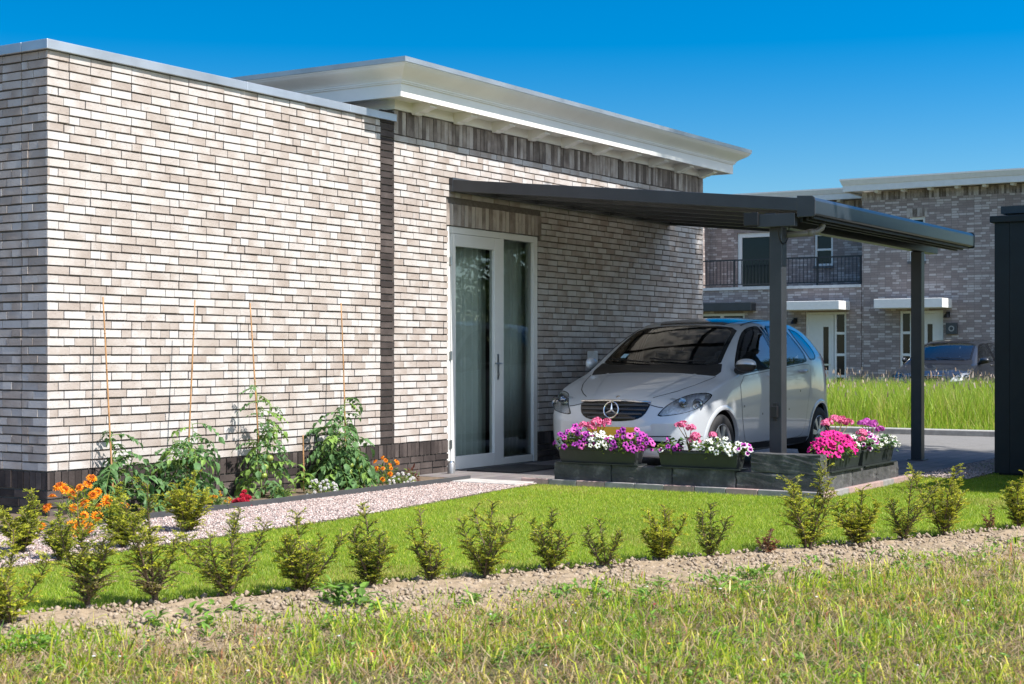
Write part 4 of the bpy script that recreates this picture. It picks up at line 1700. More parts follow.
        for nm, W in (('front_window', W_F), ('rear_window', W_R), ('quarter_window', W_Q)):
            panel('window_seal', W, side_ray, M_GLOSSB, 0.004, s, inner=.90, rings=2, sm=1)
            panel(nm, shrink(W, .91), side_ray, M_CARGLASS, 0.002, s, sm=1)
        # B pillar cover between the windows, fuel-side crease
        b = MB()
        ribbon(b, [(1.25, .56), (2.0, .585), (2.8, .62)], side_ray, s, 0.02, 0.006)
        build_local(b, 'rub_strip', PAINT, root)
        # sill
        b = MB()
        ribbon(b, [(1.07, .255), (2.0, .25), (2.93, .255)], side_ray, s, .075, .004)
        build_local(b, 'sill', M_BLACK, root)
        panel('pillar_cover', [(2.075, 1.475), (2.13, 1.478), (2.16, 1.06), (2.12, 1.05)], side_ray, M_GLOSSB, 0.0035, s, sm=0, rings=4)
        # mirror
        my = s * .965
        b = MB()
        nS, nR = 20, 12
        vs = []
        for i in range(nR + 1):
            a = math.pi * i / nR
            for k in range(nS):
                q = 2 * math.pi * k / nS
                rr = math.sin(a) ** .7
                vs.append((1.03 + .055 * rr * math.cos(q) * (1.25 if math.cos(q) < 0 else .75), my - s * .105 * math.cos(a), 1.075 + .068 * rr * math.sin(q)))
        b.add(vs, [(i * nS + k, i * nS + (k + 1) % nS, (i + 1) * nS + (k + 1) % nS, (i + 1) * nS + k) for i in range(nR) for k in range(nS)])
        if s > 0:      # the wall side mirror is folded in
            b.v = [(1.19 + (p[1] - my) * .9, .90 + (p[0] - 1.03) * .8, p[2] + .01) for p in b.v]
        mr = build_local(b, 'mirror_housing', PAINT, root, angle=80)
        b = MB()
        b.tube([(1.08, s * .845, 1.02), (1.06, s * .88, 1.03), (1.05, s * .93, 1.045), (1.045, s * .97, 1.05)], [.04, .045, .052, .045], 10)
        if s < 0:
            build_local(b, 'mirror_foot', M_BLACK, mr)
            b = MB()
            vs = []
            for i in range(nR + 1):
                a = math.pi * i / nR
                for k in range(11):
                    q = math.pi + math.pi * (k - .5) / 9.0
                    rr = math.sin(a) ** .7 * 1.03
                    vs.append((1.03 + .055 * rr * math.cos(q) * (1.25 if math.cos(q) < 0 else .75), my - s * .106 * math.cos(a), 1.075 + .068 * rr * math.sin(q)))
            b.add(vs, [(i * 11 + k, i * 11 + k + 1, (i + 1) * 11 + k + 1, (i + 1) * 11 + k) for i in range(nR) for k in range(10)])
            build_local(b, 'mirror_base', M_BLACK, mr, angle=80)
        panel('mirror_sail', [(1.06, .985), (1.20, 1.115), (1.24, 1.13), (1.24, .99), (1.15, .978)], side_ray, M_BLACK, 0.006, s, sm=0, rings=4)
        # headlamp
        lens = panel('headlight', H2, lamp_ray, M_LENS, 0.003, s, sm=1)
        panel('reflector', shrink(H2, .97), lamp_ray, M_REFL, -0.075, s, parent=lens, sm=1)
        panel('bezel', H2, lamp_ray, M_GLOSSB, 0.0035, s, parent=lens, inner=.94, rings=1, sm=1)
        cen = Vector((sum(p[0] for p in H2) / len(H2), sum(p[1] for p in H2) / len(H2)))
        for k, (da, rr) in enumerate(((-.085, .058), (.055, .048), (.15, .035))):
            o, d = lamp_ray((cen.x + da, cen.y + (-.01, 0.01, .02)[k]), s)
            l, n_ = cast(o, d)
            b = MB()
            b.lathe([(rr, 0.0), (rr * .95, .018), (rr * .72, .045), (rr * .3, .06), (0, .062)], (l.x + .02, l.y - (.0 if s < 0 else -.0), l.z), axis='x', n=20)
            b.lathe([(rr * .34, .012), (rr * .30, -.004), (0, -.01)], (l.x + .035, l.y, l.z), axis='x', n=14)
            build_local(b, 'lamp_bowl', M_CHROME, lens)
        # tail lamp
        panel('tail_light', [(3.47, 1.20), (3.56, 1.17), (3.66, .98), (3.66, .84), (3.60, .83), (3.55, .98)], side_ray, M_LAMPRED, 0.004, s, sm=1, rings=5)
        # wheel arches
        for w_ in WH:
            b = MB()
            pr = [((w_ + r_ * math.cos(a)), .305 + r_ * math.sin(a)) for r_ in (0,) for a in (0,)]
            n_ = 40
            ring = []
            for r_, o_ in ((.337, -.03), (.337, .006), (.352, .010), (.372, .006), (.380, .0005)):
                row = []
                for k in range(n_ + 1):
                    a = math.radians(-14 + 208 * k / n_)
                    l, nn = cast(*side_ray((w_ + r_ * math.cos(a), max(.2, .305 + r_ * math.sin(a))), s))
                    row.append(Vector((w_ + r_ * math.cos(a), l.y, .305 + r_ * math.sin(a))) + Vector((0, s * o_, 0)))
                ring.append(row)
            vs = [p for row in ring for p in row]
            b.add(vs, [(i * (n_ + 1) + k, i * (n_ + 1) + k + 1, (i + 1) * (n_ + 1) + k + 1, (i + 1) * (n_ + 1) + k) for i in range(4) for k in range(n_)])
            build_local(b, 'wheel_arch', PAINT, root)
            b = MB()
            n_ = 30
            vs = []
            for k in range(n_ + 1):
                a = math.radians(-30 + 240 * k / n_)
                for y_ in (.50, .845):
                    vs.append((w_ + .345 * math.cos(a), s * y_, .305 + .345 * math.sin(a)))
            b.add(vs, [(2 * k, 2 * k + 2, 2 * k + 3, 2 * k + 1) for k in range(n_)])
            vs = [(w_ + .345 * math.cos(math.radians(-30 + 240 * k / n_)), s * .50, .305 + .345 * math.sin(math.radians(-30 + 240 * k / n_))) for k in range(n_ + 1)]
            b.add(vs, [tuple(range(n_ + 1))])
            build_local(b, 'wheel_house', M_BLACK, root)
            # wheel
            yo = s * .865
            wl = bpy.data.objects.new('wheel', None)
            COL.objects.link(wl)
            wl.parent = root
            wl.location = (w_, yo, .30)
            b = MB()
            b.lathe([(.20, -.005), (.215, .0), (.245, .003), (.275, -.004), (.292, -.018), (.300, -.04), (.300, -.15), (.29, -.175), (.24, -.185), (.2, -.18)], (0, 0, 0), axis='y', n=56)
            if s < 0:
                b.v = [(p[0], -p[1], p[2]) for p in b.v]
            build_local(b, 'tyre', M_RUBBER, wl, angle=60)
            b = MB()
            b.lathe([(.203, -.006), (.198, -.002), (.19, -.012), (.187, -.03), (.18, -.15)], (0, 0, 0), axis='y', n=48)
            b.lathe([(.052, -.018), (.048, -.008), (.03, -.002), (0, 0)], (0, 0, 0), axis='y', n=28)
            for q in range(7):
                a = 2 * math.pi * q / 7 + .3
                ca, sa = math.cos(a), math.sin(a)
                for r0, r1, w0, w1, y0, y1 in ((.035, .19, .026, .038, -.012, -.014),):
                    pts = []
                    for dy in (0, -.022):
                        for r_, w2, yy in ((r0, -w0, y0), (r1, -w1, y1), (r1, w1, y1), (r0, w0, y0)):
                            pts.append((r_ * ca - w2 * sa * .8, yy + dy, r_ * sa + w2 * ca * .8))
                    b.add(pts, [(0, 1, 2, 3), (7, 6, 5, 4), (0, 1, 5, 4), (2, 3, 7, 6), (1, 2, 6, 5), (3, 0, 4, 7)])
            if s < 0:
                b.v = [(p[0], -p[1], p[2]) for p in b.v]
            build_local(b, 'rim', M_RIM, wl, angle=35)
            b = MB()
            b.lathe([(.185, -.06), (.0, -.06)], (0, 0, 0), axis='y', n=40)
            if s < 0:
                b.v = [(p[0], -p[1], p[2]) for p in b.v]
            build_local(b, 'brake_disc', M_BLACK, wl)

    # windscreen with black border, cowl, wipers, sticker
    panel('windscreen_border', W_S, front_ray, M_GLOSSB, 0.004, 1, inner=.93, rings=2, sm=1)
    ws_ = panel('windscreen', shrink(W_S, .945), front_ray, M_CARGLASS, 0.003, 1, sm=1)
    panel('cowl', [(.86, -.70), (.95, -.728), (1.06, -.69), (1.03, -.45), (.995, -.2), (.99, 0), (.995, .2), (1.03, .45), (1.06, .69), (.95, .728), (.86, .70), (.835, .45), (.82, 0), (.835, -.45)], top_ray, M_BLACK, 0.003, 1, sm=0)
    panel('rear_screen', W_B, rear_ray, M_GLOSSB, 0.004, 1, sm=1)
    for a, c_ in (((-.52, 1.09), (.12, 1.125)), ((.10, 1.085), (.60, 1.12))):
        b = MB()
        pts = []
        for k in range(10):
            q = Vector(a).lerp(Vector(c_), k / 9)
            l, n_ = cast(*front_ray(q))
            pts.append(l + n_ * .022)
        b.tube(pts, .009, 6)
        build_local(b, 'wiper', M_BLACK, root)
    if star:
        panel('sticker', [(.50, 1.145), (.44, 1.145), (.43, 1.185), (.49, 1.185)], front_ray, M_STICK, 0.006, 1, sm=0, rings=2, parent=ws_)
    # bonnet gaps
    b = MB()
    for s in (-1, 1):
        ribbon(b, [(.16, s * .37), (.24, s * .45), (.36, s * .54), (.55, s * .63), (.75, s * .69), (.86, s * .715)], top_ray, 1, 0.008)
    ribbon(b, [(.105, -.36), (.095, 0), (.105, .36)], top_ray, 1, .007)
    for s in (-1, 1):
        ribbon(b, [(s * .36, .70), (s * .47, .675), (s * .52, .67)], front_ray, 1, .008)
    build_local(b, 'bonnet_gap', M_SEAM, root)
    for s in (-1, 1):
        b = MB()
        ribbon(b, [(.17, s * .30), (.35, s * .36), (.6, s * .43), (.84, s * .50)], top_ray, 1, .03, .0045)
        build_local(b, 'bonnet_crease', PAINT, root)
        b = MB()
        ribbon(b, [(1.14, .66), (1.8, .705), (2.5, .77), (2.88, .815)], side_ray, s, .022, .0065)
        build_local(b, 'side_crease', PAINT, root)
    # grille, bars, chrome
    G = [(-.385, .712), (-.2, .722), (0, .725), (.2, .722), (.385, .712), (.375, .66), (.345, .595), (.27, .552), (.13, .536), (0, .532), (-.13, .536), (-.27, .552), (-.345, .595), (-.375, .66)]
    gr = panel('grille', G, front_ray, M_GLOSSB, 0.004, 1, sm=1)
    for z, hw in ((.685, .368), (.645, .352), (.605, .32), (.567, .262)):
        b = MB()
        pts = []
        for k in range(21):
            l, n_ = cast(*front_ray((-hw + 2 * hw * k / 20, z)))
            pts.append(l + n_ * .010)
        b.tube(pts, .0105, 6)
        build_local(b, 'grille_bar', M_GBAR, gr)
    b = MB()
    pts = []
    for k in range(31):
        y_ = -.385 + .77 * k / 30
        l, n_ = cast(*front_ray((y_, .716 + .010 * (1 - (y_ / .385) ** 2))))
        pts.append(l + n_ * .008)
    b.tube(pts, .012, 8)
    build_local(b, 'chrome_bar', M_CHROME, gr)
    if star:
        l, n_ = cast(*front_ray((0, .632)))
        em = MB()
        n1, n2 = 40, 8
        vs = []
        for i in range(n1):
            a = 2 * math.pi * i / n1
            for k in range(n2):
                q = 2 * math.pi * k / n2
                r_ = .079 + .0075 * math.cos(q)
                vs.append((.0075 * math.sin(q), r_ * math.sin(a), r_ * math.cos(a)))
        em.add(vs, [(i * n2 + k, ((i + 1) % n1) * n2 + k, ((i + 1) % n1) * n2 + (k + 1) % n2, i * n2 + (k + 1) % n2) for i in range(n1) for k in range(n2)])
        for q in range(3):
            a = 2 * math.pi * q / 3
            d = (math.sin(a), math.cos(a))
            e = (d[1], -d[0])
            em.add([(-.014, 0, 0), (0, e[0] * .015 - d[0] * .008, e[1] * .015 - d[1] * .008), (0, d[0] * .076, d[1] * .076), (0, -e[0] * .015 - d[0] * .008, -e[1] * .015 - d[1] * .008), (-.004, d[0] * .074, d[1] * .074)], [(0, 1, 4), (1, 2, 4), (0, 4, 3), (4, 2, 3)])
        tilt = Matrix.Translation(l + n_ * .026) @ Matrix.Rotation(math.radians(12), 4, 'Y')
        em.v = [tuple(tilt @ Vector(p)) for p in em.v]
        build_local(em, 'star_emblem', M_CHROME, gr, angle=30)
        l, n_ = cast(*top_ray((.135, 0)))
        b = MB()
        b.lathe([(.021, 0), (.021, .004), (.015, .007), (0, .008)], (0, 0, 0), n=20)
        q = n_.to_track_quat('Z', 'Y').to_matrix()
        b.v = [tuple(q @ Vector(p) + l) for p in b.v]
        build_local(b, 'bonnet_badge', M_CHROME, root)
    # bumper intake, plate, bumper lip
    panel('air_intake', [(-.56, .355), (0, .37), (.56, .355), (.60, .33), (.54, .285), (0, .275), (-.54, .285), (-.60, .33)], front_ray, M_GLOSSB, 0.004, 1, sm=1)
    b = MB()
    pts = [cast(*front_ray((-.54 + 1.08 * k / 24, .322)))[0] + Vector((-.008, 0, 0)) for k in range(25)]
    b.tube(pts, .010, 6)
    build_local(b, 'intake_bar', M_BLACK, root)
    b = MB()
    b.box(-.022, .006, -.26, .26, .37, .48)
    build_local(b, 'number_plate', M_PLATE, root, bevel=.004)
    b = MB()
    ribbon(b, [(-.62, .40), (-.3, .395), (0, .393), (.3, .395), (.62, .40)], front_ray, 1, .010, .003)
    build_local(b, 'bumper_gap', M_SEAM, root)
    # roof glass panel
    panel('roof_panel', [(1.80, -.50), (1.78, 0), (1.80, .50), (2.9, .48), (2.95, 0), (2.9, -.48)], top_ray, M_GLOSSB, 0.003, 1, sm=1)
    for s in (-1, 1):
        b = MB()
        ribbon(b, [(1.80, s * .56), (2.4, s * .555), (3.2, s * .53)], top_ray, 1, .018, .004)
        build_local(b, 'roof_strip', M_BLACK, root)
    # interior
    b = MB()
    b.box(1.0, 3.4, -.72, .72, .35, .40)
    build_local(b, 'floor_pan', M_DASH, root, smooth=False)
    b = MB()
    pr = [(.98, .98), (1.12, 1.035), (1.35, 1.02), (1.45, .93), (1.42, .6), (1.1, .5)]
    b.prism([(x, -.70, z) for x, z in pr], (0, 1.40, 0))
    build_local(b, 'dashboard', M_DASH, root, smooth=False, bevel=.02)
    b = MB()
    vs = []
    for i in range(32):
        a = 2 * math.pi * i / 32
        for k in range(8):
            q = 2 * math.pi * k / 8
            r_ = .185 + .014 * math.cos(q)
            vs.append((1.60 + .014 * math.sin(q) + .45 * r_ * math.cos(a), -.36 + r_ * math.sin(a), .97 + .89 * r_ * math.cos(a)))
    b.add(vs, [(i * 8 + k, ((i + 1) % 32) * 8 + k, ((i + 1) % 32) * 8 + (k + 1) % 8, i * 8 + (k + 1) % 8) for i in range(32) for k in range(8)])
    b.box(1.57, 1.62, -.50, -.22, .945, .985)
    build_local(b, 'steering_wheel', M_DASH, root)
    for x0 in (1.95,):
        for yc in (-.36, .36):
            b = MB()
            b.prism([(x0 - .45, yc - .24, .62), (x0 - .45, yc - .24, .74), (x0 + .05, yc - .24, .72), (x0 + .05, yc - .24, .58)], (0, .48, 0))
            b.prism([(x0, yc - .23, .68), (x0 - .02, yc - .23, .8), (x0 + .16, yc - .20, 1.22), (x0 + .24, yc - .20, 1.22), (x0 + .16, yc - .23, .7)], (0, .45, 0))
            st = build_local(b, 'seat', M_SEAT, root, smooth=False, bevel=.04)
            b = MB()
            b.box(x0 + .15, x0 + .25, yc - .13, yc + .13, 1.26, 1.43)
            b.tube([(x0 + .20, yc - .05, 1.2), (x0 + .20, yc - .05, 1.28)], .008, 6)
            b.tube([(x0 + .20, yc + .05, 1.2), (x0 + .20, yc + .05, 1.28)], .008, 6)
            build_local(b, 'headrest', M_SEAT, st, smooth=False, bevel=.03)
    b = MB()
    b.prism([(2.75, -.60, .68), (2.73, -.60, .8), (2.92, -.58, 1.16), (3.0, -.58, 1.16), (2.95, -.60, .7)], (0, 1.18, 0))
    b.box(2.4, 2.78, -.6, .58, .58, .72)
    build_local(b, 'rear_bench', M_SEAT, root, smooth=False, bevel=.04)
    b = MB()
    b.box(1.70, 1.74, -.11, .11, 1.335, 1.395)
    b.tube([(1.71, 0, 1.39), (1.72, 0, 1.47)], .01, 6)
    build_local(b, 'rear_view_mirror', M_BLACK, root, smooth=False, bevel=.01)
    bm.free()
    return root


car = thing('parked_car', 'silver white compact hatchback parked under the carport with its nose to the flower planters', 'car', (13.36, 7.30, 0.012))
make_car(car, paint('silver_paint', (0.54, 0.565, 0.59), 0.2), pxref=True)
car2 = thing('parked_car', 'dark blue grey car parked in front of the far brick house behind tall grass', 'car', (34.2, 10.75, 0.0))
make_car(car2, paint('dark_paint', (0.012, 0.014, 0.020), 0.1), star=False)
car2.scale = (1.1, 1.02, 0.98)
# ------------------------------------------------------------------ planting
def local(mb, name, mats, parent, smooth=False):
    o = mb.build(name, mats, None, smooth=smooth)
    o.parent = parent
    return o


class Leaves:
    """collects small quads with a material slot each"""
    def __init__(self):
        self.v, self.f, self.m = [], [], []

    def quad(self, a, b, c, d, mi):
        k = len(self.v)
        self.v += [tuple(a), tuple(b), tuple(c), tuple(d)]
        self.f.append((k, k + 1, k + 2, k + 3))
        self.m.append(mi)

    def leaf(self, p, d, up, L, W, mi, fold=0.25, droop=0.2):
        """ovate leaf, folded along its midrib, four quads"""
        d = d.normalized()
        s = d.cross(up)
        if s.length < 1e-3:
            s = d.cross(Vector((1, 0.2, 0)))
        s.normalize()
        n = s.cross(d)
        q0, q1, q2, q3 = p, p + d * L * .33 - n * 0, p + d * L * .68 - n * droop * L * .25, p + d * L - n * droop * L
        for sg in (-1, 1):
            e1 = q1 + s * sg * W * .5 + n * fold * W
            e2 = q2 + s * sg * W * .36 + n * fold * W * .7
            self.quad(q0, e1, q1 + n * 0.0005, q0 + (q1 - q0) * .5, mi)
            self.quad(q1, e1, e2, q2, mi)
            self.quad(q2, e2, q3, q2 + (q3 - q2) * .5, mi)

    def build(self, name, mats, parent):
        o = np_mesh(name, np.array(self.v), np.array(self.f), mats, midx=np.array(self.m), nside=4)
        o.parent = parent
        return o


def rv(r, s=1.0):
    return Vector((r.gauss(0, 1), r.gauss(0, 1), r.gauss(0, 1))) * s


YEWM = [M_YEWD, M_YEWM, M_YEWT, M_YEWPALE, M_YEWDEAD]


def yew(x, y, h, label, spread=0.35, nst=5, dens=1.0, tips=0.35, dead=False, pale=0.0, leader=0.6, seed=0, bare=0.07, group='young yew hedge plants'):
    r = random.Random(seed)
    root = thing('yew_shrub', label, 'shrub', (x, y, 0.0), group)
    st, lv = MB(), Leaves()

    def needles(a, b, tip):
        n = max(2, int((b - a).length / 0.0036 * dens))
        d = (b - a).normalized()
        s = d.cross(Vector((0, 0, 1)))
        if s.length < .1:
            s = d.cross(Vector((math.sin(seed), math.cos(seed), 0)))
        s.normalize()
        for k in range(n):
            t = (k + r.random()) / n
            p = a.lerp(b, t)
            for sg in (-1, 1):
                nd = (s * sg * r.uniform(.6, 1.1) + d * r.uniform(.35, 1.0) + Vector((0, 0, r.uniform(-.25, .4))) + rv(r, .16)).normalized()
                L, W = r.uniform(.012, .022), r.uniform(.0036, .0055)
                w_ = nd.cross(rv(r)).normalized() * W * .5
                if dead:
                    mi = 4 if r.random() < .85 else 3
                else:
                    q = r.random()
                    pt = tips * (0.25 + 1.5 * max(0, tip * t + (tip - .5) * .5))
                    mi = 2 if q < pt else (1 if q < pt + .42 else 0)
                    if p.z < h * .3 and r.random() < pale:
                        mi = 3
                lv.quad(p, p + nd * L * .45 + w_, p + nd * L, p + nd * L * .45 - w_, mi)

    for i in range(nst):
        az = 6.283 * (i + r.uniform(-.3, .3)) / nst
        isl = i == 0
        lean = (r.uniform(0.0, .12) if isl else r.uniform(.40, .95) * spread / max(h, .1))
        H = h * (1.0 if isl else r.uniform(.55, .95) * (leader + (1 - leader)))
        d = Vector((math.cos(az) * lean, math.sin(az) * lean, 1)).normalized()
        p = Vector((r.uniform(-.015, .015), r.uniform(-.015, .015), -.01))
        pts = [p.copy()]
        ns = 9
        for k in range(ns):
            bend = Vector((math.cos(az), math.sin(az), 0)) * (.07 if k < 5 else -.05) * (0 if isl else 1)
            d = (d + rv(r, .07) + bend + Vector((0, 0, .05))).normalized()
            p = p + d * (H / ns / max(.45, d.z) * (1 if isl else .92))
            pts.append(p.copy())
        st.tube(pts, [.0052 * (1 - .8 * k / ns) * (h / .5) ** .5 + .0009 for k in range(ns + 1)], 5)
        nt_ = int((19 + 38 * H) * (1 if not dead else .6))
        for k in range(nt_):
            t = bare + (1 - bare) * (k + r.random()) / nt_
            f = t * ns
            i0 = min(ns - 1, int(f))
            a = pts[i0].lerp(pts[i0 + 1], f - i0)
            sd = (pts[i0 + 1] - pts[i0]).normalized()
            az2 = r.uniform(0, 6.283)
            sd2 = (sd * r.uniform(.35, .95) + Vector((math.cos(az2), math.sin(az2), r.uniform(.0, .4)))).normalized()
            L = h * r.uniform(.12, .34) * (1.12 - .62 * t) * min(1, .55 + 1.6 * (t - bare))
            m1 = a + sd2 * L * .55
            e = a + sd2 * L + Vector((0, 0, -.20 * L)) + rv(r, .06 * L)
            st.tube([a, m1, e], [.0024, .0017, .0009], 4, cap=False)
            needles(a.lerp(m1, .2), m1, .45)
            needles(m1, e, 1.0)
            if r.random() < .5:
                e2 = m1 + (sd2.cross(Vector((0, 0, 1))) * r.choice((-1, 1)) + sd2).normalized() * L * .45
                st.tube([m1, e2], [.0014, .0007], 4, cap=False)
                needles(m1, e2, 1.0)
        needles(pts[-3], pts[-1], 1.0)
        needles(pts[-5], pts[-3], .6)
    local(st, 'stem', M_TWIG, root)
    lv.build('foliage', YEWM, root)
    return root


YROW = [
    # px, base y, top y, spread, stems, density, tips, label, extras
    (6, 625, 528, .22, 6, .9, .6, 'bushy yellow tipped yew shrub cut off by the left picture edge in the front row', {}),
    (88, 607, 492, .14, 5, .9, .4, 'tall narrow yew shrub in the front row standing before the orange marigolds', dict(pale=.5)),
    (155, 603, 482, .20, 5, .85, .42, 'tall forked yew shrub with dried pale foliage at its foot', dict(pale=.7)),
    (229, 597, 508, .30, 7, .8, .3, 'loose spreading yew shrub with long bare side arms in front of the red begonia', {}),
    (303, 592, 513, .26, 9, 1.0, .38, 'broad bushy yew shrub in the front row before the low white alyssum mound', {}),
    (372, 587, 503, .24, 8, .9, .3, 'wide dark yew shrub below the tallest tomato plant in the front row', {}),
    (432, 582, 508, .15, 5, .7, .4, 'thin sparse yew shrub between two wider ones, left of the broad V shaped one', {}),
    (486, 577, 500, .27, 7, .95, .4, 'broad V shaped yew shrub in line with the glazed door', {}),
    (551, 570, 508, .18, 7, .95, .32, 'round topped yew shrub in line with the left end of the purple planter', {}),
    (604, 567, 518, .19, 5, .75, .25, 'small open yew shrub with few thin branches below the purple flower planter', {}),
    (661, 560, 505, .18, 9, 1.1, .6, 'compact golden tipped yew shrub below the gap between the front planters', {}),
    (709, 557, 502, .14, 5, .8, .2, 'slim dark green yew shrub left of the small dead brown one', {}),
    (766, 554, 528, .07, 5, 1.0, .0, 'small dead rust brown yew shrub in the dry soil edge', dict(dead=True)),
    (807, 550, 462, .22, 7, .75, .5, 'yew shrub with one tall tiered leader in front of the corner stone block', dict(leader=.3)),
    (858, 545, 487, .15, 12, 1.1, .55, 'dense vase shaped yellowish yew shrub in front of the magenta planter', dict(pale=.3)),
    (903, 541, 468, .20, 5, .6, .45, 'sparse yew shrub with one slim upright leader in line with the right carport post', dict(leader=.35)),
    (945, 534, 464, .21, 7, .95, .55, 'yew shrub with bright fan shaped tips left of the withered one', {}),
    (988, 529, 505, .10, 3, .35, .1, 'withered brown yew shrub with few bare twigs near the black shed', dict(dead=True)),
    (1018, 527, 472, .20, 7, 1.1, .6, 'leafy yew shrub below the black shed cut off by the right picture edge', {}),
    (22, 553, 490, .20, 9, 1.2, .45, 'dense yew shrub on the gravel edge nearest the house corner', {}),
    (60, 560, 503, .16, 6, 1.0, .4, 'small upright yew shrub on the gravel edge left of the orange marigolds', {}),
    (124, 548, 484, .21, 9, 1.1, .5, 'bushy yew shrub on the gravel edge right of the orange marigolds', {}),
    (187, 532, 472, .24, 10, 1.1, .75, 'golden yew shrub on the gravel edge in front of the second tomato plant', {}),
]
for i, (px, py, ty, sp, ns, de, tp, lab, ex) in enumerate(YROW):
    g = gp(px, py)
    depth = FPX * CAM_H / (py - 354)
    yew(g.x, g.y, (py - ty) * depth / FPX, lab, sp, ns, de, tp, seed=100 + i, **ex)

# ------------------------------------------------------------------ canes and vegetables along the wall


def sphere(mb, c, r, n=10, mi=0, sq=1.0):
    mb.lathe([(r * math.sin(math.pi * k / n) + 1e-5, -r * sq * math.cos(math.pi * k / n)) for k in range(n + 1)], c, n=12, mi=mi)


def wall_pt(px, py, off):
    """point seen at (px, py) on the plane standing `off` metres before the house wall"""
    x, t = px_on_y(px, WY - off)
    return Vector((x, WY - off, CAM_H + (354 - py) / FPX * t))


def cane(px0, py0, px1, off, label, off1=None, bow=0.0):
    a = wall_pt(px0, py0, off)
    b = wall_pt(px1, 470, off1 if off1 is not None else off)
    b.z = 0.0
    mb = MB()
    n = 12
    pts = [b.lerp(a, k / n) + Vector((bow * math.sin(math.pi * k / n), 0, 0)) for k in range(n + 1)]
    mb.tube(pts, [.0078 - .0024 * k / n for k in range(n + 1)], 7)
    for k in range(1, 6):
        q = b.lerp(a, k / 6) + Vector((bow * math.sin(math.pi * k / 6), 0, 0))
        mb.tube([q - Vector((0, 0, .004)), q, q + Vector((0, 0, .004))], [.006, .0092, .006], 7)
    o = mb.build('bamboo_cane', M_CANE, None, smooth=True)
    tag(o, label, 'plant cane', 'bamboo canes staking the tomato plants')
    return b, a


c1 = cane(103, 297, 114, .11, 'leftmost tall bamboo cane, leaning left at its top, by the house corner', .25)
c2 = cane(195, 300, 186, .26, 'tall bamboo cane leaning right at its top in the second tomato plant', .26)
c3 = cane(250, 303, 262, .14, 'tall bamboo cane in the slim tomato plant behind the red begonia', .28)
c4 = cane(341, 303, 346, .17, 'tall bamboo cane in the large tomato plant nearest the dark brick strip', .28, .012)
c5 = cane(303, 435, 304, .24, 'short bamboo stake behind the pale green pepper seedling', .24)


def tomato(base, top, h, label, width, nleaf, fruits, seed, pale=0.0):
    r = random.Random(seed)
    root = thing('tomato_plant', label, 'tomato plant', (base.x, base.y, 0), 'tomato plants growing along the house wall')
    st, lv = MB(), Leaves()
    ax = (top - base)
    ax = ax / ax.z
    nst = 3 if width > .25 else 2
    paths = []
    for s in range(nst):
        hh = h * (1 if s == 0 else r.uniform(.6, .85))
        az = r.uniform(0, 6.28)
        pts = []
        for k in range(12):
            z = hh * k / 11
            sw = (0.02 if s == 0 else width * .38 * (k / 11) ** .8)
            pts.append(Vector((ax.x * z + math.cos(az) * sw + r.gauss(0, .008), ax.y * z + math.sin(az) * sw * .5 + r.gauss(0, .008) - .012, z)))
        st.tube(pts, [.0075 * (1 - .6 * k / 11) for k in range(12)], 6)
        paths.append(pts)
    for i in range(nleaf):
        pts = paths[i % nst]
        t = (.10 + .90 * ((i // nst) + r.random() * .8) / (nleaf / nst + .3))
        t = min(t, .99)
        f = t * 11
        i0 = min(10, int(f))
        a = pts[i0].lerp(pts[i0 + 1], f - i0)
        az = r.uniform(0, 6.283)
        d = Vector((math.cos(az), math.sin(az) * .75 - .1, r.uniform(.1, .6))).normalized()
        L = width * r.uniform(.55, .95) * (1.1 - .55 * t)
        q = [a]
        dd = d.copy()
        for k in range(6):
            dd = (dd + Vector((0, 0, -.22)) + rv(r, .06)).normalized()
            n_ = q[-1] + dd * L / 6
            if base.y + n_.y > WY - .02:
                n_.y = WY - .02 - base.y
            q.append(n_)
        st.tube(q, [.0032 - .0003 * k for k in range(7)], 4, cap=False)
        mi = 1 if r.random() < pale + .12 * t else 0
        for k in (2, 3, 4, 5):
            td = (q[min(6, k + 1)] - q[k - 1]).normalized()
            sd = td.cross(Vector((0, 0, 1))).normalized()
            for sg in (-1, 1):
                ld = (sd * sg + td * .55 + Vector((0, 0, -.25)) + rv(r, .18)).normalized()
                LL = L * r.uniform(.19, .31) * (1 - .06 * abs(k - 3))
                lv.leaf(q[k], ld, (Vector((0, 0, 1)) + rv(r, .25)), LL, LL * .55, mi, fold=.16, droop=.3)
                if r.random() < .85:
                    lv.leaf(q[k] + ld * LL * .25, (ld + sd.cross(ld) * .0 + td).normalized(), Vector((0, 0, 1)) + rv(r, .3), LL * .5, LL * .3, mi, fold=.12)
        lv.leaf(q[6], (q[6] - q[5]), Vector((0, 0, 1)) + rv(r, .2), L * .30, L * .18, mi, fold=.12, droop=.4)
    local(st, 'stem', M_TSTEM, root, smooth=True)
    lv.build('foliage', [M_TOM, M_TOMY], root)
    gm = simple('green_tomato', (0.22, 0.28, 0.05), 0.3, var=.2)
    for (dx, dy, z, rad) in fruits:
        mb = MB()
        sphere(mb, (dx, dy, z), rad, sq=.9)
        local(mb, 'tomato', gm, root, smooth=True)
    return root


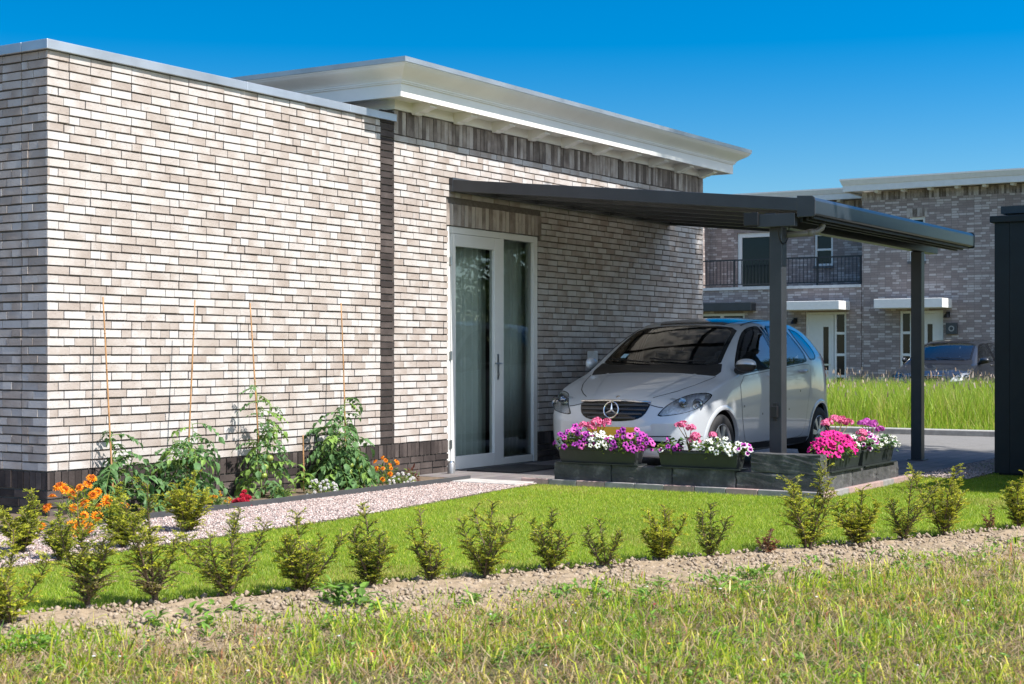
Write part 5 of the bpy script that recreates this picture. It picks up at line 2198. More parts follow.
tomato(c1[0], c1[1], .62, 'dark leaved tomato plant nearest the house corner behind the orange marigolds', .52, 46, [], 1)
tomato(c2[0], c2[1], .66, 'tomato plant between the corner one and the red begonia, behind the golden yew', .50, 62, [], 2, pale=.1)
tomato(c3[0], c3[1], .98, 'tall slim tomato plant with yellow green fruit behind the red begonia', .36, 60, [(-.10, -.12, .27, .03), (-.05, -.13, .34, .03), (-.09, -.1, .2, .028), (.05, -.1, .52, .022), (.03, -.1, .56, .018)], 3, pale=.35)
tomato(c4[0], c4[1], .80, 'large bushy tomato plant with green fruit hanging low, next to the dark brick strip', .50, 95, [(-.03, -.16, .27, .033), (-.03, -.17, .20, .036), (-.035, -.16, .12, .036), (-.13, -.14, .16, .034), (-.11, -.14, .22, .028)], 4)

# pepper seedling
b = wall_pt(304, 480, .36)
root = thing('pepper_plant', 'small pale green pepper seedling at the short stake', 'seedling', (b.x, b.y, 0))
st, lv = MB(), Leaves()
r = random.Random(5)
st.tube([(0, 0, 0), (.004, 0, .1), (0, .005, .2)], .004, 6)
for k in range(15):
    az = k * 2.4
    z = .08 + .12 * k / 15
    lv.leaf(Vector((0, 0, z)), Vector((math.cos(az), math.sin(az), r.uniform(-.3, .5))), Vector((0, 0, 1)), r.uniform(.08, .14), .045, 0, droop=.5)
local(st, 'stem', M_TSTEM, root)
lv.build('foliage', [M_TOMY], root)

# ------------------------------------------------------------------ bedding flowers
P_PURP = petal('purple_petal', (0.56, 0.07, 0.44))
P_PURPD = petal('dark_purple_throat', (0.07, 0.008, 0.10))
P_WHITE = petal('white_petal', (0.72, 0.72, 0.68))
P_ALY = petal('alyssum_petal', (0.88, 0.86, 0.84), .4)
P_THR = petal('green_throat', (0.35, 0.38, 0.08))
P_MAG = petal('magenta_petal', (0.78, 0.02, 0.28))
P_MAGD = petal('magenta_throat', (0.28, 0.005, 0.12))
P_PINK = petal('pink_petal', (0.85, 0.24, 0.42))
P_PINKD = petal('deep_pink_petal', (0.55, 0.06, 0.20))
P_LILAC = petal('lilac_petal', (0.58, 0.14, 0.48))
P_ORANGE = petal('orange_petal', (0.92, 0.33, 0.01))
P_ORANGED = petal('orange_heart', (0.45, 0.10, 0.01))
P_RED = petal('red_petal', (0.60, 0.03, 0.07))


def petunia_mesh(name, outer, throat, rim=None, r=.031, seed=0):
    rd = random.Random(seed)
    me = bpy.data.meshes.new(name)
    vs, fs, mi = [(0, 0, -.012)], [], []
    n = 20
    prof = [(.22, -.006), (.36, .002), (.72, .007), (1.0, .0)]
    for f, z in prof:
        for k in range(n):
            a = 2 * math.pi * k / n
            lob = 1 + (.10 * math.cos(5 * a) if f > .5 else 0)
            wv = .006 * math.cos(5 * a + 1) * f + rd.uniform(-.0022, .0022) * f
            vs.append((r * f * lob * math.cos(a), r * f * lob * math.sin(a), z + wv))
    for k in range(n):
        fs.append((0, 1 + k, 1 + (k + 1) % n))
        mi.append(1)
    for q in range(3):
        for k in range(n):
            fs.append((1 + q * n + k, 1 + q * n + (k + 1) % n, 1 + (q + 1) * n + (k + 1) % n, 1 + (q + 1) * n + k))
            mi.append(1 if q == 0 else (2 if (q == 2 and rim) else 0))
    # tube behind the trumpet
    b = len(vs)
    for z, rr in ((-.012, .009), (-.035, .004)):
        for k in range(6):
            vs.append((rr * math.cos(k * 1.047), rr * math.sin(k * 1.047), z))
    for k in range(6):
        fs.append((b + k, b + (k + 1) % 6, b + 6 + (k + 1) % 6, b + 6 + k))
        mi.append(0)
    me.from_pydata(vs, [], fs)
    for m in (outer, throat, rim or outer):
        me.materials.append(m)
    me.polygons.foreach_set('material_index', mi)
    me.polygons.foreach_set('use_smooth', [True] * len(fs))
    return me


def geranium_mesh(name, a, b_, r=.045, seed=0):
    rd = random.Random(seed)
    vs, fs, mi = [], [], []
    for k in range(38):
        z = rd.uniform(-.35, 1)
        az = rd.uniform(0, 6.283)
        q = math.sqrt(max(0, 1 - z * z))
        n = Vector((q * math.cos(az), q * math.sin(az), z))
        c = n * r * rd.uniform(.82, 1.08)
        c.z *= .8
        t = n.cross(rv(rd)).normalized()
        u = n.cross(t)
        for j in range(5):
            aa = 6.283 * j / 5
            e = t * math.cos(aa) + u * math.sin(aa)
            f_ = n.cross(e)
            i0 = len(vs)
            vs += [c - n * .004, c + e * .008 + f_ * .006, c + e * .0155 + n * rd.uniform(-.001, .004), c + e * .008 - f_ * .006]
            fs.append((i0, i0 + 1, i0 + 2, i0 + 3))
            mi.append(1 if rd.random() < .3 else 0)
    me = bpy.data.meshes.new(name)
    me.from_pydata([tuple(v) for v in vs], [], fs)
    me.materials.append(a)
    me.materials.append(b_)
    me.polygons.foreach_set('material_index', mi)
    return me


def daisy_mesh(name, pet, heart, r=.026, seed=0, n=15):
    rd = random.Random(seed)
    vs, fs, mi = [], [], []
    for layer, (rr, zz) in enumerate(((1, 0), (.78, .006), (.5, .011))):
        for k in range(n):
            a = 6.283 * (k + .5 * layer) / n
            d, s = Vector((math.cos(a), math.sin(a), 0)), Vector((-math.sin(a), math.cos(a), 0))
            i0 = len(vs)
            vs += [d * r * .12 + Vector((0, 0, zz)), d * r * rr * .6 + s * r * .15 + Vector((0, 0, zz + .005)), d * r * rr + Vector((0, 0, zz + rd.uniform(-.002, .006))), d * r * rr * .6 - s * r * .15 + Vector((0, 0, zz + .005))]
            fs.append((i0, i0 + 1, i0 + 2, i0 + 3))
            mi.append(0 if layer < 2 else 1)
    me = bpy.data.meshes.new(name)
    me.from_pydata([tuple(v) for v in vs], [], fs)
    me.materials.append(pet)
    me.materials.append(heart)
    me.polygons.foreach_set('material_index', mi)
    return me


P_VIOL = petal('violet_petal', (0.36, 0.04, 0.36))
P_ORCH = petal('orchid_petal', (0.72, 0.14, 0.50))
F_PURP = [petunia_mesh('flower', q, P_PURPD, r=rr_, seed=i) for i, (q, rr_) in enumerate(((P_PURP, .031), (P_PURP, .027), (P_VIOL, .030), (P_ORCH, .032), (P_VIOL, .024)))]
F_WHITE = [petunia_mesh('flower', P_WHITE, P_THR, r=.029, seed=i) for i in range(3)]
P_MAG2 = petal('deep_magenta_petal', (0.56, 0.012, 0.20))
F_MAG = [petunia_mesh('flower', q, P_MAGD, r=rr_, seed=i) for i, (q, rr_) in enumerate(((P_MAG, .035), (P_MAG2, .031), (P_MAG, .028)))]
F_BI = [petunia_mesh('flower', P_PURP, P_PURPD, P_WHITE, r=.030, seed=i) for i in range(2)]
F_GER = [geranium_mesh('flower_head', P_PINK, P_PINKD, seed=i) for i in range(2)]
F_LIL = [geranium_mesh('flower_head', P_LILAC, P_PURP, .038, seed=i) for i in range(2)]
F_ORA = [daisy_mesh('flower', P_ORANGE, P_ORANGED, .027, seed=i) for i in range(2)]
F_RED = [geranium_mesh('flower_head', P_RED, P_RED, .019, seed=i) for i in range(2)]
F_ALY = [geranium_mesh('flower_cluster', P_ALY, P_ALY, .011, seed=i) for i in range(2)]


def orient(n, spin):
    q = n.to_track_quat('Z', 'Y').to_matrix().to_4x4()
    return q @ Matrix.Rotation(spin, 4, 'Z')


def mound(name, label, cat, loc, rx, ry, h, meshes, nf, leafmats, nl, seed, leaf=(.035, .022), face=Vector((-.55, -.65, .55)), low=-.25, group=None, fname='flower', fscale=(.7, 1.15), stems=True, nofl=0.0):
    """low flowering plant: leafy dome with single blooms standing on it"""
    r = random.Random(seed)
    root = thing(name, label, cat, loc, group)
    lv, st = Leaves(), MB()
    for k in range(nl):
        u = rv(r)
        u.z = abs(u.z)
        u.normalize()
        f = r.random() ** .45
        p = Vector((u.x * rx * f, u.y * ry * f, u.z * h * f * .85))
        if r.random() < .18:
            p.z -= r.uniform(0, .06)
        d = (u + rv(r, .5)).normalized()
        lv.leaf(p, d, Vector((0, 0, 1)) + rv(r, .5), r.uniform(.7, 1.3) * leaf[0], r.uniform(.7, 1.2) * leaf[1], 0 if r.random() < .7 else len(leafmats) - 1)
    for k in range(14):
        az = r.uniform(0, 6.28)
        st.tube([(0, 0, -.02), (math.cos(az) * rx * .5, math.sin(az) * ry * .5, h * .5), (math.cos(az) * rx * .85, math.sin(az) * ry * .85, h * .6)], .003, 5, cap=False)
    local(st, 'stem', M_TSTEM, root)
    lv.build('foliage', leafmats, root)
    placed = []
    k = 0
    while len(placed) < nf and k < nf * 40:
        k += 1
        u = rv(r)
        u = u + face * .9
        u.normalize()
        if u.z < low:
            continue
        p = Vector((u.x * rx, u.y * ry, u.z * h)) * r.uniform(.92, 1.12)
        md = .034 if fname == 'flower' else .03
        if any((p - q).length < md for q in placed) and k < nf * 25:
            continue
        placed.append(p)
        n = (Vector((u.x / max(rx, .05) * .1, u.y / max(ry, .05) * .1, u.z / max(h, .05) * .1)) + face * .7 + rv(r, .35)).normalized()
        s = r.uniform(*fscale)
        inst(fname, r.choice(meshes), root, Matrix.Translation(p) @ orient(n, r.uniform(0, 6.28)) @ Matrix.Scale(s, 4))
    return root


def geranium(label, loc, h, heads, meshes, seed, nl=26, spread=.13, group=None):
    r = random.Random(seed)
    root = thing('geranium', label, 'geranium', loc, group)
    lv, st = Leaves(), MB()
    for k in range(nl):
        az = r.uniform(0, 6.28)
        q = r.uniform(.02, spread)
        p = Vector((math.cos(az) * q * .7, math.sin(az) * q, r.uniform(.02, h * .6)))
        d = Vector((math.cos(az), math.sin(az), r.uniform(-.2, .4)))
        lv.leaf(p, d, Vector((0, 0, 1)) + rv(r, .3), .055, .058, 0, fold=.1)
    for (dx, dy, z, s) in heads:
        st.tube([(0, 0, 0), (dx * .3, dy * .3, z * .5), (dx, dy, z - .01)], [.005, .004, .003], 5)
        inst('flower_head', r.choice(meshes), root, Matrix.Translation((dx, dy, z)) @ Matrix.Rotation(r.uniform(0, 6.28), 4, 'Z') @ Matrix.Scale(s, 4))
    local(st, 'stem', simple('red_stem', (0.16, 0.10, 0.04), 0.6), root)
    lv.build('foliage', [M_FOLG], root)
    return root


def planter(x0, x1, y0, y1, z, label, h=.15):
    c = ((x0 + x1) / 2, (y0 + y1) / 2)
    root = thing('planter_box', label, 'planter', (c[0], c[1], z), 'dark plastic flower planters on the low stone wall')
    ex, ey = (x1 - x0) / 2, (y1 - y0) / 2
    mb = MB()
    t = .018
    lo = [(-ex + t, -ey + t), (ex - t, -ey + t), (ex - t, ey - t), (-ex + t, ey - t)]
    hi = [(-ex, -ey), (ex, -ey), (ex, ey), (-ex, ey)]
    hi2 = [(-ex + .012, -ey + .012), (ex - .012, -ey + .012), (ex - .012, ey - .012), (-ex + .012, ey - .012)]
    lip = [(-ex - .006, -ey - .006), (ex + .006, -ey - .006), (ex + .006, ey + .006), (-ex - .006, ey + .006)]
    lev = [(lo, .012), (hi, h - .022), (lip, h - .0215), (lip, h), (hi2, h), (hi2, h - .03)]
    vs = [(a, b, zz) for L, zz in lev for a, b in L]
    fs = [(i * 4 + k, i * 4 + (k + 1) % 4, i * 4 + 4 + (k + 1) % 4, i * 4 + 4 + k) for i in range(5) for k in range(4)] + [(3, 2, 1, 0)]
    mb.add(vs, fs)
    # vertical ribs of the box sides
    o = local(mb, 'box', M_PLAN, root)
    md = o.modifiers.new('bevel', 'BEVEL')
    md.width = .004
    md.segments = 2
    mb = MB()
    mb.box(-ex - .012, ex + .012, -ey - .025, ey + .025, 0.001, .011)
    local(mb, 'tray', M_PLAN, root)
    mb = MB()
    mb.quad((-ex + .012, -ey + .012, h - .025), (ex - .012, -ey + .012, h - .025), (ex - .012, ey - .012, h - .025), (-ex + .012, ey - .012, h - .025))
    local(mb, 'potting_soil', G_BED, root)
    return root


ZB = .196
planter(12.395, 12.565, 6.53, 7.33, ZB, 'dark planter box of purple petunias on the wall in front of the car emblem')
planter(12.395, 12.565, 5.54, 6.30, ZB - .002, 'dark planter box of white petunias between the purple one and the corner block')
planter(12.60, 13.36, 4.785, 4.95, .191, 'dark planter box of magenta petunias on the lawn side wall')
planter(13.44, 14.26, 4.785, 4.95, .191, 'black planter box of mixed purple and white flowers at the far wall end')
ZT = ZB + .15
FACE = Vector((-.6, -.62, .5))
PG = 'flowering plants in the planter boxes'
LOW = -.05
FM = [M_FOLI, M_FOLG]
mound('petunia', 'purple petunia at the door end of the first front planter', 'petunia', (12.47, 7.19, ZT), .13, .22, .17, F_PURP, 30, FM, 170, 21, face=FACE, low=LOW, group=PG)
mound('petunia', 'purple petunia trailing over the right end of the first front planter', 'petunia', (12.47, 6.64, ZT), .13, .24, .165, F_PURP, 34, FM, 190, 22, face=FACE, low=LOW, group=PG)
mound('petunia', 'white petunia in the middle of the purple flower planter', 'petunia', (12.455, 6.93, ZT), .12, .14, .13, F_WHITE, 17, FM, 120, 23, face=FACE, low=LOW, group=PG)
geranium('pink geranium rising behind the white petunia in the purple flower planter', (12.52, 7.0, ZT), .2, [(0, .06, .20, 1), (-.02, -.02, .235, 1.05), (.02, -.10, .225, 1), (-.03, .12, .20, .9), (-.04, .02, .18, .9), (0, -.05, .20, .9)], F_GER, 31, group=PG)
mound('petunia', 'white petunia filling the right half of the second front planter', 'petunia', (12.46, 5.77, ZT), .13, .25, .12, F_WHITE, 19, FM, 190, 24, face=FACE, low=LOW, group=PG)
mound('petunia', 'dark purple petunia at the left end of the second front planter', 'petunia', (12.46, 6.22, ZT), .11, .11, .09, F_BI + F_PURP, 8, FM, 90, 25, face=FACE, low=LOW, group=PG)
mound('petunia', 'few purple petunia blooms hanging at the right end of the second front planter', 'petunia', (12.47, 5.52, ZT), .09, .08, .08, F_BI, 5, FM, 60, 26, face=FACE, low=LOW, group=PG)
geranium('pink geranium with clustered heads in the left half of the second front planter', (12.48, 6.04, ZT), .2, [(0, .06, .225, 1.05), (-.02, -.03, .20, 1), (-.02, -.07, .13, 1), (.0, -.03, .09, .9), (.02, -.22, .14, .85), (.01, .11, .22, .8), (-.03, -.09, .085, .85)], F_GER, 32, group=PG)
mound('petunia', 'bright magenta petunia spilling over the corner block', 'petunia', (12.86, 4.85, ZT), .32, .16, .165, F_MAG, 52, FM, 260, 27, face=FACE, low=LOW, group=PG)
geranium('pink geranium standing behind the magenta petunia', (13.16, 4.93, ZT), .24, [(-.07, .05, .25, 1.0), (.0, .02, .275, 1.1), (-.13, .06, .24, .95), (.12, 0, .27, .95), (.19, .02, .255, 1.05), (.24, -.02, .24, 1)], F_GER, 33, group=PG, spread=.2, nl=34)
mound('petunia', 'white petunia between the magenta petunia and the far planter', 'petunia', (13.3, 4.9, ZT), .12, .11, .15, F_WHITE, 6, FM, 80, 28, face=FACE, low=LOW, group=PG)
geranium('single low pink geranium at the near end of the far planter', (13.52, 4.86, ZT), .13, [(0, -.03, .14, 1.1), (-.06, -.05, .09, .8)], F_GER, 34, group=PG)
mound('petunia', 'white edged purple petunia in the middle of the far planter', 'petunia', (13.72, 4.86, ZT), .17, .13, .14, F_BI, 14, FM, 150, 29, face=FACE, low=LOW, group=PG)
geranium('lilac geranium standing highest in the far planter', (13.98, 4.9, ZT), .2, [(-.15, .02, .22, 1), (-.05, -.02, .2, 1.1), (.06, 0, .21, 1), (.17, -.02, .15, 1.1), (-.02, .04, .235, .9), (-.22, .03, .22, .8), (.1, .03, .2, .9)], F_LIL, 35, group=PG, spread=.2, nl=36)
mound('petunia', 'small white petunia trailing over the far end of the low wall', 'petunia', (14.12, 4.85, ZT), .26, .14, .11, F_WHITE, 22, [M_FOLG, M_FOLI], 230, 30, face=FACE, low=LOW, fscale=(.55, .8), group=PG)

# flowers at the foot of the wall
BG_ = 'bedding flowers along the house wall'
b = gp(88, 548)
mound('marigold', 'tall orange marigold clump at the house corner between the yew shrubs', 'marigold', (7.16, 7.85, .0), .30, .2, .38, F_ORA, 24, FM, 330, 41, leaf=(.05, .012), face=FACE, fscale=(1.2, 1.9), group=BG_, low=.1)
b = wall_pt(386, 490, .32)
mound('marigold', 'small orange marigold beside the large tomato plant', 'marigold', (b.x, b.y, 0), .15, .12, .25, F_ORA, 13, [M_FOLG, M_FOLI], 200, 42, leaf=(.06, .012), face=FACE, fscale=(.8, 1.1), group=BG_, low=.2)
b = wall_pt(243, 506, .62)
mound('begonia', 'red begonia on the bed edging in front of the slim tomato plant', 'begonia', (b.x, b.y, 0.01), .07, .07, .11, F_RED, 14, [petal('red_leaf', (0.16, 0.03, 0.025)), M_FOLG], 60, 43, leaf=(.04, .035), face=FACE, group=BG_, fname='flower_head')
b = wall_pt(322, 494, .56)
mound('alyssum', 'low white alyssum mound left of the green tomato fruit', 'alyssum', (b.x, b.y, 0.01), .17, .12, .13, F_ALY, 34, [M_FOLI, M_FOLG], 320, 44, leaf=(.022, .008), face=FACE, group=BG_, fname='flower_cluster', fscale=(.5, .95))
b = wall_pt(402, 486, .5)
mound('alyssum', 'low white alyssum mound right of the orange marigold', 'alyssum', (b.x, b.y, 0.01), .15, .10, .10, F_ALY, 28, [M_FOLI, M_FOLG], 300, 45, leaf=(.022, .008), face=FACE, group=BG_, fname='flower_cluster', fscale=(.5, .9))
b = wall_pt(411, 484, .42)
mound('coleus', 'small dark red leaved plant behind the right alyssum', 'coleus', (b.x, b.y, 0.01), .07, .07, .15, F_RED, 0, [petal('maroon_leaf', (0.15, 0.045, 0.03)), M_FOLI], 60, 46, leaf=(.05, .016), group=BG_)
b = wall_pt(216, 510, .6)
mound('tagetes', 'low yellow flowering plant left of the red begonia', 'bedding plant', (b.x, b.y, 0.01), .12, .1, .12, [daisy_mesh('flower', petal('yellow_petal', (0.62, 0.40, 0.02)), P_ORANGED, .016)], 16, FM, 120, 47, leaf=(.04, .01), face=FACE, group=BG_)
b = wall_pt(283, 492, .5)
mound('weed', 'wispy grey green weed between the slim tomato and the pepper seedling', 'weed', (b.x, b.y, 0.01), .12, .08, .12, F_ALY, 0, [M_FOLI, M_FOLG], 110, 48, leaf=(.05, .008), group=BG_)
b = gp(455, 560)

# ------------------------------------------------------------------ grass


def blades(P, h, w, lean, tint, segs=2):
    n = len(P)
    a = RNG.uniform(0, 6.283, n)
    la = RNG.uniform(0, 6.283, n)
    wx, wy = np.cos(a) * w * .5, np.sin(a) * w * .5
    lx, ly = np.cos(la) * lean * h, np.sin(la) * lean * h
    X, Y, Z = P[:, 0], P[:, 1], P[:, 2]
    if segs == 1:
        V = np.stack([np.stack([X - wx, Y - wy, Z], -1), np.stack([X + wx, Y + wy, Z], -1), np.stack([X + lx, Y + ly, Z + h], -1)], 1)
        F = np.arange(n * 3).reshape(n, 3)
        return V.reshape(-1, 3), F, tint
    hz = np.sqrt(np.maximum(.15, 1 - lean ** 2))
    V = np.stack([
        np.stack([X - wx, Y - wy, Z], -1), np.stack([X + wx, Y + wy, Z], -1),
        np.stack([X - wx * .8 + lx * .3, Y - wy * .8 + ly * .3, Z + h * .6], -1), np.stack([X + wx * .8 + lx * .3, Y + wy * .8 + ly * .3, Z + h * .6], -1),
        np.stack([X + lx, Y + ly, Z + h * hz], -1)], 1)
    base = (np.arange(n) * 5)[:, None, None]
    F = (np.array([(0, 1, 3), (0, 3, 2), (2, 3, 4)])[None] + base).reshape(-1, 3)
    return V.reshape(-1, 3), F, np.repeat(tint, 3, 0)


def pick(tab, n):
    cols = np.array([c for c, _ in tab])
    wts = np.array([w_ for _, w_ in tab], float)
    wts /= wts.sum()
    return cols[RNG.choice(len(tab), n, p=wts)] * RNG.uniform(.8, 1.2, (n, 1))


def vnoise(P, s):
    x, y = P[:, 0] * s, P[:, 1] * s
    return (np.sin(x * 1.3 + 1.7 * np.sin(y * .9)) * np.sin(y * 1.1 + 1.3 * np.sin(x * .7 + 2)) + .5 * np.sin(2.7 * x + y) * np.sin(2.3 * y - x + 1)) / 1.5


# short mown lawn
lawn_poly = [tuple(p) for p in lp]
P = scatter(lawn_poly, 10500, (2.6, 17.5, -.5, 7.55))
dep = P[:, 0] * FX + P[:, 1] * FY
lat = P[:, 0] * RX + P[:, 1] * RY
P = P[(np.abs(lat) < .37 * dep + 1.8) & ~((P[:, 0] > 12.33) & (P[:, 1] > 4.76))]
n = len(P)
vn = vnoise(P, 2.2)
h = RNG.uniform(.010, .024, n) * (1 + .18 * vn)
vn = vn + .6 * vnoise(P + 9, .7)
tint = pick([((.21, .34, .025), 5), ((.33, .43, .035), 4), ((.42, .47, .05), 2), ((.54, .47, .15), .6)], n) * (1 + .14 * vn[:, None])
# thin yellowed patches where the turf is worn
worn = np.clip(vnoise(P + 4.3, 1.55) * 1.4 - .35, 0, 1)[:, None]
tint = np.where(RNG.random((n, 1)) < worn * .75, np.array([[.46, .42, .11]]) * RNG.uniform(.75, 1.15, (n, 1)), tint)
V, F, T_ = blades(np.c_[P, np.full(n, -.01)], h, RNG.uniform(.003, .0052, n), RNG.uniform(.2, .9, n), tint, 1)
stuff(np_mesh('lawn_grass', V, F, M_BLADE, tint=T_), 'short mown bright green grass of the lawn', 'grass')
# ragged tufts along the soil edge of the lawn
tt = RNG.uniform(-4.5, 9.5, 5200)
oo = RNG.normal(-.05, .045, 5200)
P = np.stack([RA.x + RD.x * tt + RN.x * oo, RA.y + RD.y * tt + RN.y * oo, np.zeros(5200)], -1)
V, F, T_ = blades(P, RNG.uniform(.012, .036, 5200), RNG.uniform(.003, .005, 5200), RNG.uniform(.3, 1.0, 5200), pick([((.20, .31, .03), 5), ((.29, .36, .05), 3)], 5200))
stuff(np_mesh('edge_grass', V, F, M_BLADE, tint=T_), 'longer grass along the lawn edge at the soil', 'grass')

# rough meadow in front
n0 = 320000
dep = RNG.uniform(4.6, 10.5, n0)
lat = RNG.uniform(-1, 1, n0) * (.36 * dep + 1.6)
P = np.stack([FX * dep + RX * lat, FY * dep + RY * lat], -1)
# blades stand in tufts round a common root
tuft = RNG.integers(0, n0 // 14, n0)
P = P[tuft] + RNG.normal(0, .016, (n0, 2))
dep, lat = dep[tuft], lat[tuft]
keep = RNG.random(n0) < (.36 * dep + 1.6) / 5.4
P = P[keep]
tq = (P[:, 0] - RA.x) * RD.x + (P[:, 1] - RA.y) * RD.y
oq = (P[:, 0] - RA.x) * RN.x + (P[:, 1] - RA.y) * RN.y
edge = .33 + .05 * (tq + 1) + .16 * vnoise(P, 3.1)
pr = np.clip((oq - edge) / .35, 0, 1) ** 1.2
P = P[RNG.random(len(P)) < pr * (.60 + .55 * vnoise(P, 1.9))]
n = len(P)
vn, v2 = vnoise(P, 2.6), vnoise(P + 31, 6.0)
oq = (P[:, 0] - RA.x) * RN.x + (P[:, 1] - RA.y) * RN.y
near_edge = np.clip(1 - (oq - .7) / .7, 0, 1)
h = RNG.gamma(2.6, .016, n) * (1 + .4 * vn) + .014
green = np.clip(.66 + .60 * vn + .35 * near_edge + .40 * v2, .05, .98)
ga = pick([((.30, .43, .03), 5), ((.46, .50, .045), 4.5), ((.13, .26, .025), 3)], n)
st_ = pick([((.66, .50, .18), 3.5), ((.44, .31, .12), 2.5), ((.42, .18, .09), 1.8), ((.60, .56, .09), 5.5), ((.78, .66, .36), 1.4)], n)
tint = np.where((RNG.random(n) < green)[:, None], ga, st_)
V, F, T_ = blades(np.c_[P, np.full(n, -.028)], h, RNG.uniform(.0035, .009, n), RNG.uniform(.15, 1.3, n), tint)
stuff(np_mesh('meadow_grass', V, F, M_BLADE, tint=T_), 'rough half dry meadow grass in the foreground', 'grass')
# matted dead stalks lying low
n = 26000
dep = RNG.uniform(4.8, 9.8, n)
lat = RNG.uniform(-1, 1, n) * (.36 * dep + .6)
P = np.stack([FX * dep + RX * lat, FY * dep + RY * lat], -1)
oq = (P[:, 0] - RA.x) * RN.x + (P[:, 1] - RA.y) * RN.y
P = P[oq > .95]
n = len(P)
V, F, T_ = blades(np.c_[P, np.full(n, -.015)], RNG.uniform(.03, .10, n), RNG.uniform(.003, .006, n), RNG.uniform(1.2, 3.0, n), pick([((.48, .38, .22), 4), ((.38, .27, .16), 3), ((.26, .17, .10), 2)], n))
stuff(np_mesh('dry_stalks', V, F, M_BLADE, tint=T_), 'flattened dry stalks between the meadow grass', 'grass')

# broad leaved weeds along the soil and in the meadow
lv = Leaves()
r = random.Random(77)
spots = []
for k in range(150):
    t_ = r.uniform(-2.6, 8.5)
    o_ = r.gauss(.82, .17) + .05 * t_
    spots.append((rowpt(t_, max(.25, o_)), r.uniform(.5, 1.1)))
for px, py, s in ((352, 606, 2.0), (372, 612, 1.6), (335, 600, 1.4), (745, 592, 1.8), (728, 586, 1.4), (208, 622, 1.4), (640, 603, 1.3), (30, 652, 1.5), (910, 566, 1.2), (150, 628, 1.3), (250, 616, 1.3), (600, 598, 1.5), (460, 606, 1.4), (560, 596, 1.3), (1000, 548, 1.0), (880, 556, 1.0)):
    for q in range(4):
        g = gp(px + r.gauss(0, 9), py + r.gauss(0, 4))
        spots.append((Vector((g.x, g.y)), s * r.uniform(.6, 1)))
for k in range(900):
    d_, l_ = r.uniform(5.2, 8.6), r.uniform(-1, 1)
    l_ *= .36 * d_ + .4
    q = Vector((FX * d_ + RX * l_, FY * d_ + RY * l_))
    if (q - RA).dot(RN) > 1.05:
        spots.append((q, r.uniform(.35, .8)))
for q, s in spots:
    for k in range(r.randint(6, 13)):
        az = r.uniform(0, 6.283)
        p = Vector((q.x + r.gauss(0, .018) * s, q.y + r.gauss(0, .018) * s, -.015 + r.uniform(0, .05) * s))
        lv.leaf(p, Vector((math.cos(az), math.sin(az), r.uniform(.1, 1.3))), Vector((0, 0, 1)), r.uniform(.03, .065) * s, r.uniform(.012, .026) * s, 0 if r.random() < .7 else 1, droop=.3)
o = lv.build('weeds', [leaf_mat('weed_leaf', (0.18, 0.33, 0.045)), leaf_mat('weed_leaf_dark', (0.12, 0.22, 0.04))], None)
stuff(o, 'low green broad leaved weeds along the bare soil', 'weeds')

# scattered tiny blooms in the meadow
mb = MB()
for k in range(70):
    d_, l_ = r.uniform(5.4, 8.2), r.uniform(-1, 1)
    l_ *= .36 * d_ + .2
    q = Vector((FX * d_ + RX * l_, FY * d_ + RY * l_))
    if (q - RA).dot(RN) < 1.1:
        continue
    z = r.uniform(.03, .10)
    mi = r.choice((0, 0, 1, 1, 2))
    s = r.uniform(.004, .009)
    mb.lathe([(.0005, 0), (s, .003), (s * .6, .006), (.0005, .006)], (q.x, q.y, z), n=7, mi=mi)
o = mb.build('meadow_blooms', [petal('tiny_white', (0.7, 0.7, 0.66)), petal('tiny_yellow', (0.7, 0.48, 0.02)), petal('tiny_red', (0.4, 0.05, 0.06))])
stuff(o, 'tiny white and yellow blooms scattered in the meadow grass', 'flowers')

# tall grass field across the road
n0 = 170000
P = np.stack([RNG.uniform(23.0, 33.9, n0), RNG.uniform(3.5, 22, n0)], -1)
dep = P[:, 0] * FX + P[:, 1] * FY
lat = P[:, 0] * RX + P[:, 1] * RY
u = 512 + lat / dep * FPX
P = P[(u > 690) & (u < 1060)]
n = len(P)
vn = vnoise(P, .9)
front = np.clip((P[:, 0] - 23.0) / 1.2, .35, 1)
h = (RNG.uniform(.34, .80, n) * (1 + .14 * vn)) * front
tint = pick([((.24, .40, .03), 5), ((.34, .47, .045), 4), ((.48, .48, .08), 2), ((.56, .46, .20), 1.2)], n)
V, F, T_ = blades(np.c_[P, np.full(n, -.03)], h, RNG.uniform(.005, .012, n), RNG.uniform(.08, .5, n), tint)
stuff(np_mesh('tall_grass', V, F, M_BLADE, tint=T_), 'tall green grass in the field across the road', 'grass')
n = 2600
P = np.stack([RNG.uniform(23.4, 33.8, n), RNG.uniform(3.5, 22, n), RNG.uniform(.50, .86, n)], -1)
V, F, T_ = blades(P, RNG.uniform(.05, .11, n), RNG.uniform(.010, .026, n), RNG.uniform(.1, .8, n), pick([((.44, .33, .25), 3), ((.50, .40, .34), 2), ((.36, .25, .18), 2)], n))
stuff(np_mesh('seed_heads', V, F, M_BLADE, tint=T_), 'pinkish seed heads above the tall grass', 'grass')

# ------------------------------------------------------------------ trees behind the photographer's right, mirrored in the door glass
M_TLEAF = leaf_mat('tree_leaf', (0.06, 0.11, 0.025), trans=.35)
M_TLEAF2 = leaf_mat('tree_leaf_light', (0.11, 0.16, 0.04), trans=.35)
M_BARK = simple('bark', (0.11, 0.09, 0.07), .9, var=.3, nscale=20, bmp=.5)


